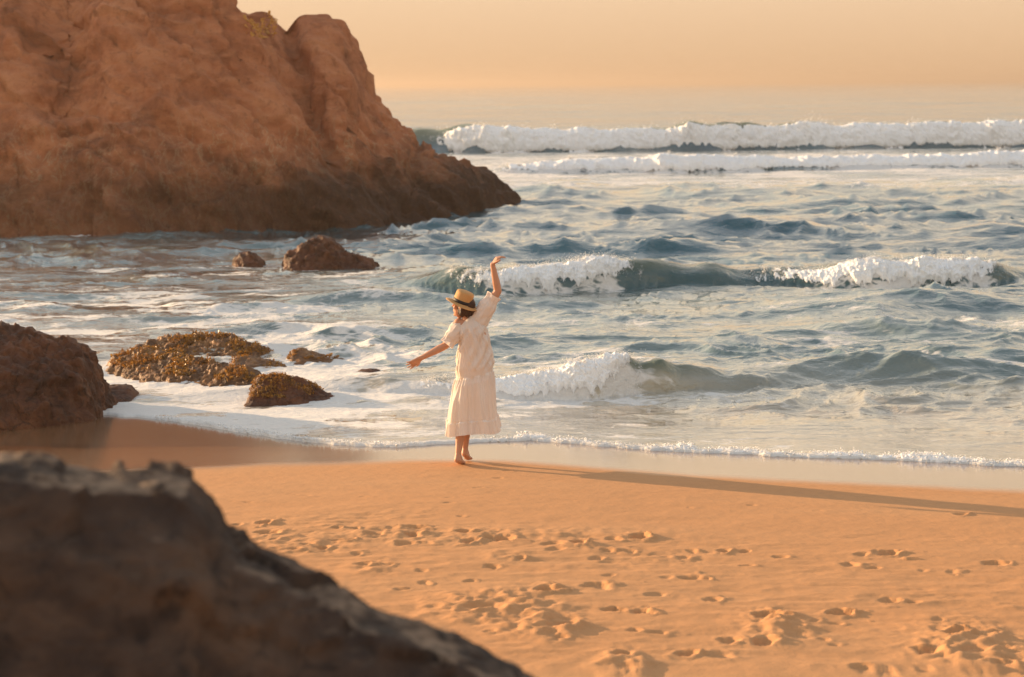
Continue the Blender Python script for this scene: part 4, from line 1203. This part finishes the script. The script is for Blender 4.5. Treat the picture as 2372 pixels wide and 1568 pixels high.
# dress: loose, tiered, gathered at the hip seam and at the hem frill
LV = np.array([  # z, left, right, depth centre, half depth
    (1.425, 0.035, 0.150, 0.092, 0.052), (1.405, 0.005, 0.180, 0.09, 0.070), (1.375, -0.025, 0.215, 0.088, 0.090), (1.33, -0.030, 0.245, 0.085, 0.112),
    (1.27, -0.010, 0.262, 0.085, 0.118), (1.16, -0.002, 0.285, 0.088, 0.120), (1.05, -0.022, 0.305, 0.09, 0.128), (0.94, -0.040, 0.322, 0.095, 0.145),
    (0.875, -0.047, 0.330, 0.098, 0.155), (0.845, -0.056, 0.334, 0.10, 0.165), (0.80, -0.078, 0.342, 0.10, 0.185), (0.66, -0.104, 0.358, 0.105, 0.212),
    (0.52, -0.116, 0.368, 0.11, 0.226), (0.445, -0.120, 0.374, 0.11, 0.232), (0.415, -0.124, 0.384, 0.11, 0.240), (0.36, -0.130, 0.398, 0.11, 0.252), (0.312, -0.134, 0.410, 0.11, 0.262)])
nz_, nt_ = 190, 288
tz = np.linspace(1.425, 0.312, nz_)
lv = LV[::-1]
lo, hi, yc_, hd = (np.interp(tz, lv[:, 0], lv[:, k]) for k in (1, 2, 3, 4))
th = np.linspace(0, 2 * np.pi, nt_, endpoint=False)
TZ, TH = np.meshgrid(tz, th, indexing='ij')
cx_ = ((lo + hi) / 2)[:, None]; ra = ((hi - lo) / 2)[:, None] * (0.93 + 0.07 * sstep(0.75, 0.35, tz))[:, None]; rb = hd[:, None]
cth, sth = np.cos(TH), np.sin(TH)
px_ = np.sign(cth) * np.abs(cth) ** 0.9; py_ = np.sign(sth) * np.abs(sth) ** 0.9
DX0 = cx_ + px_ * ra
# folds: vertical gathers below the seams, slanting drapes across the back
ring = np.cos(TH), np.sin(TH)
seam = 0.862 + 0.0 * px_
below = sstep(0.012, -0.02, TZ - seam)
frill_s = 0.440 + 0.0 * px_
frill = sstep(0.010, -0.015, TZ - frill_s)
g1 = fbm(ring[0] * 3.2 + 5, ring[1] * 3.2, TZ * 0.7, 3, 801)
g2 = perlin(ring[0] * 8.0, ring[1] * 8.0, TZ * 1.1, 811)
g3 = perlin(ring[0] * 10 + 3, ring[1] * 10, TZ * 2.0, 821)
drape = ridged(ring[0] * 1.7 + TZ * 2.6, ring[1] * 1.7 + TZ * 1.2, TZ * 0.6, 3, 831)
d_ = (1 - below) * ((0.034 * (drape - 0.2) + 0.014 * g1) * sstep(1.40, 1.25, TZ) * sstep(0.86, 0.96, TZ))
diag = np.sin((DX0 * 0.90 - TZ * 0.45) * 78 + 3.0 * perlin(DX0 * 4, TZ * 3, 0.0, 861)) * sstep(-0.25, 0.45, perlin(DX0 * 5 + 3, TZ * 4, 0.0, 862))
d_ = d_ + (1 - below) * 0.011 * diag * sstep(0.2, -0.5, py_) * sstep(1.36, 1.25, TZ) * sstep(0.865, 0.95, TZ)
d_ = d_ + below * (1 - frill) * (0.075 * g1 * sstep(0.86, 0.50, TZ) + 0.020 * g2 * sstep(0.60, 0.84, TZ) + 0.006 * g2)
d_ = d_ + frill * (0.080 * g1 + 0.026 * g3)
d_ = d_ + 0.002 * np.exp(-((TZ - seam + 0.014) / 0.012) ** 2) - 0.003 * np.exp(-((TZ - seam) / 0.006) ** 2)
d_ = d_ + 0.004 * np.exp(-((TZ - frill_s + 0.012) / 0.010) ** 2) - 0.006 * np.exp(-((TZ - frill_s) / 0.006) ** 2)
DX = cx_ + px_ * (ra + d_); DY = yc_[:, None] + py_ * (rb + d_)
lower = sstep(0.80, 0.31, TZ)
shoul = sstep(1.20, 1.42, TZ)
DZ = TZ + 0.040 * px_ * np.exp(-((TZ - 0.80) / 0.30) ** 2) + lower * (0.020 * px_ + 0.014 * np.sin(3 * TH + 0.5) + 0.02 * g1) + shoul * (0.055 * px_ * 0.8 - 0.010)
verts = np.stack([DX, DY, DZ], -1).reshape(-1, 3)
faces = grid_faces(nz_, nt_, True)
VV, FF = [verts], [faces]
off = len(verts)


def sleeve(p0, p1, rads, seed):
    global off
    p0, p1 = np.array(p0, float), np.array(p1, float)
    ax = p1 - p0; ln = np.linalg.norm(ax); ax /= ln
    e1 = np.cross(ax, [0, 1.0, 0]); e1 /= np.linalg.norm(e1); e2 = np.cross(ax, e1)
    t = np.linspace(0, 1, 60); a = np.linspace(0, 2 * np.pi, 72, endpoint=False)
    T_, A_ = np.meshgrid(t, a, indexing='ij')
    rr = smooth_interp(T_, np.linspace(0, 1, len(rads)), rads)
    rr = rr + 0.007 * perlin(np.cos(A_) * 3, np.sin(A_) * 3, T_ * 2.0, seed) * 1.6 + 0.006 * ridged(np.cos(A_) * 1.5 + T_ * 3, np.sin(A_) * 1.5, T_ * 2, 2, seed + 1)
    v_ = p0 + ax * (T_ * ln)[..., None] + (e1 * np.cos(A_)[..., None] + e2 * np.sin(A_)[..., None] * 0.92) * rr[..., None]
    VV.append(v_.reshape(-1, 3)); FF.append(grid_faces(60, 72, True) + off); off += 60 * 72


sleeve((0.035, 0.085, 1.345), (-0.120, 0.047, 1.160), [0.050, 0.078, 0.079, 0.077, 0.074, 0.060, 0.066], 841)
sleeve((0.165, 0.085, 1.335), (0.336, 0.088, 1.622), [0.070, 0.088, 0.084, 0.080, 0.078, 0.062, 0.070], 851)
dress = link('dress', raw_mesh('dress', np.concatenate(VV), np.concatenate(FF)), M_dress, parent=person, label='loose cream cotton dress with gathered skirt and frilled hem')


# ------------------------------------------------------------------ sea haze lit by the low sun
hx, y0_, y1_, z0_, z1_ = 22500, -120, 9600, -4.0, 11.5
hv = [(x, y, z) for z in (z0_, z1_) for y in (y0_, y1_) for x in (-hx, hx)]
hf = [(0, 2, 3, 1), (4, 5, 7, 6), (0, 1, 5, 4), (2, 6, 7, 3), (0, 4, 6, 2), (1, 3, 7, 5)]
M_haze, t_, o_ = mat_new('sea_haze')
pv = t_.nodes.new('ShaderNodeVolumePrincipled')
pv.inputs['Color'].default_value = (0.97, 0.78, 0.62, 1)
pv.inputs['Density'].default_value = 0.0007
pv.inputs['Anisotropy'].default_value = 0.72
t_.links.new(pv.outputs[0], o_.inputs['Volume'])
haze_me = bpy.data.meshes.new('haze')
haze_me.from_pydata(hv, [], hf)
link('haze', haze_me, M_haze, kind='stuff', label='thin warm sea haze over the whole bay')
S.cycles.volume_bounces = 0
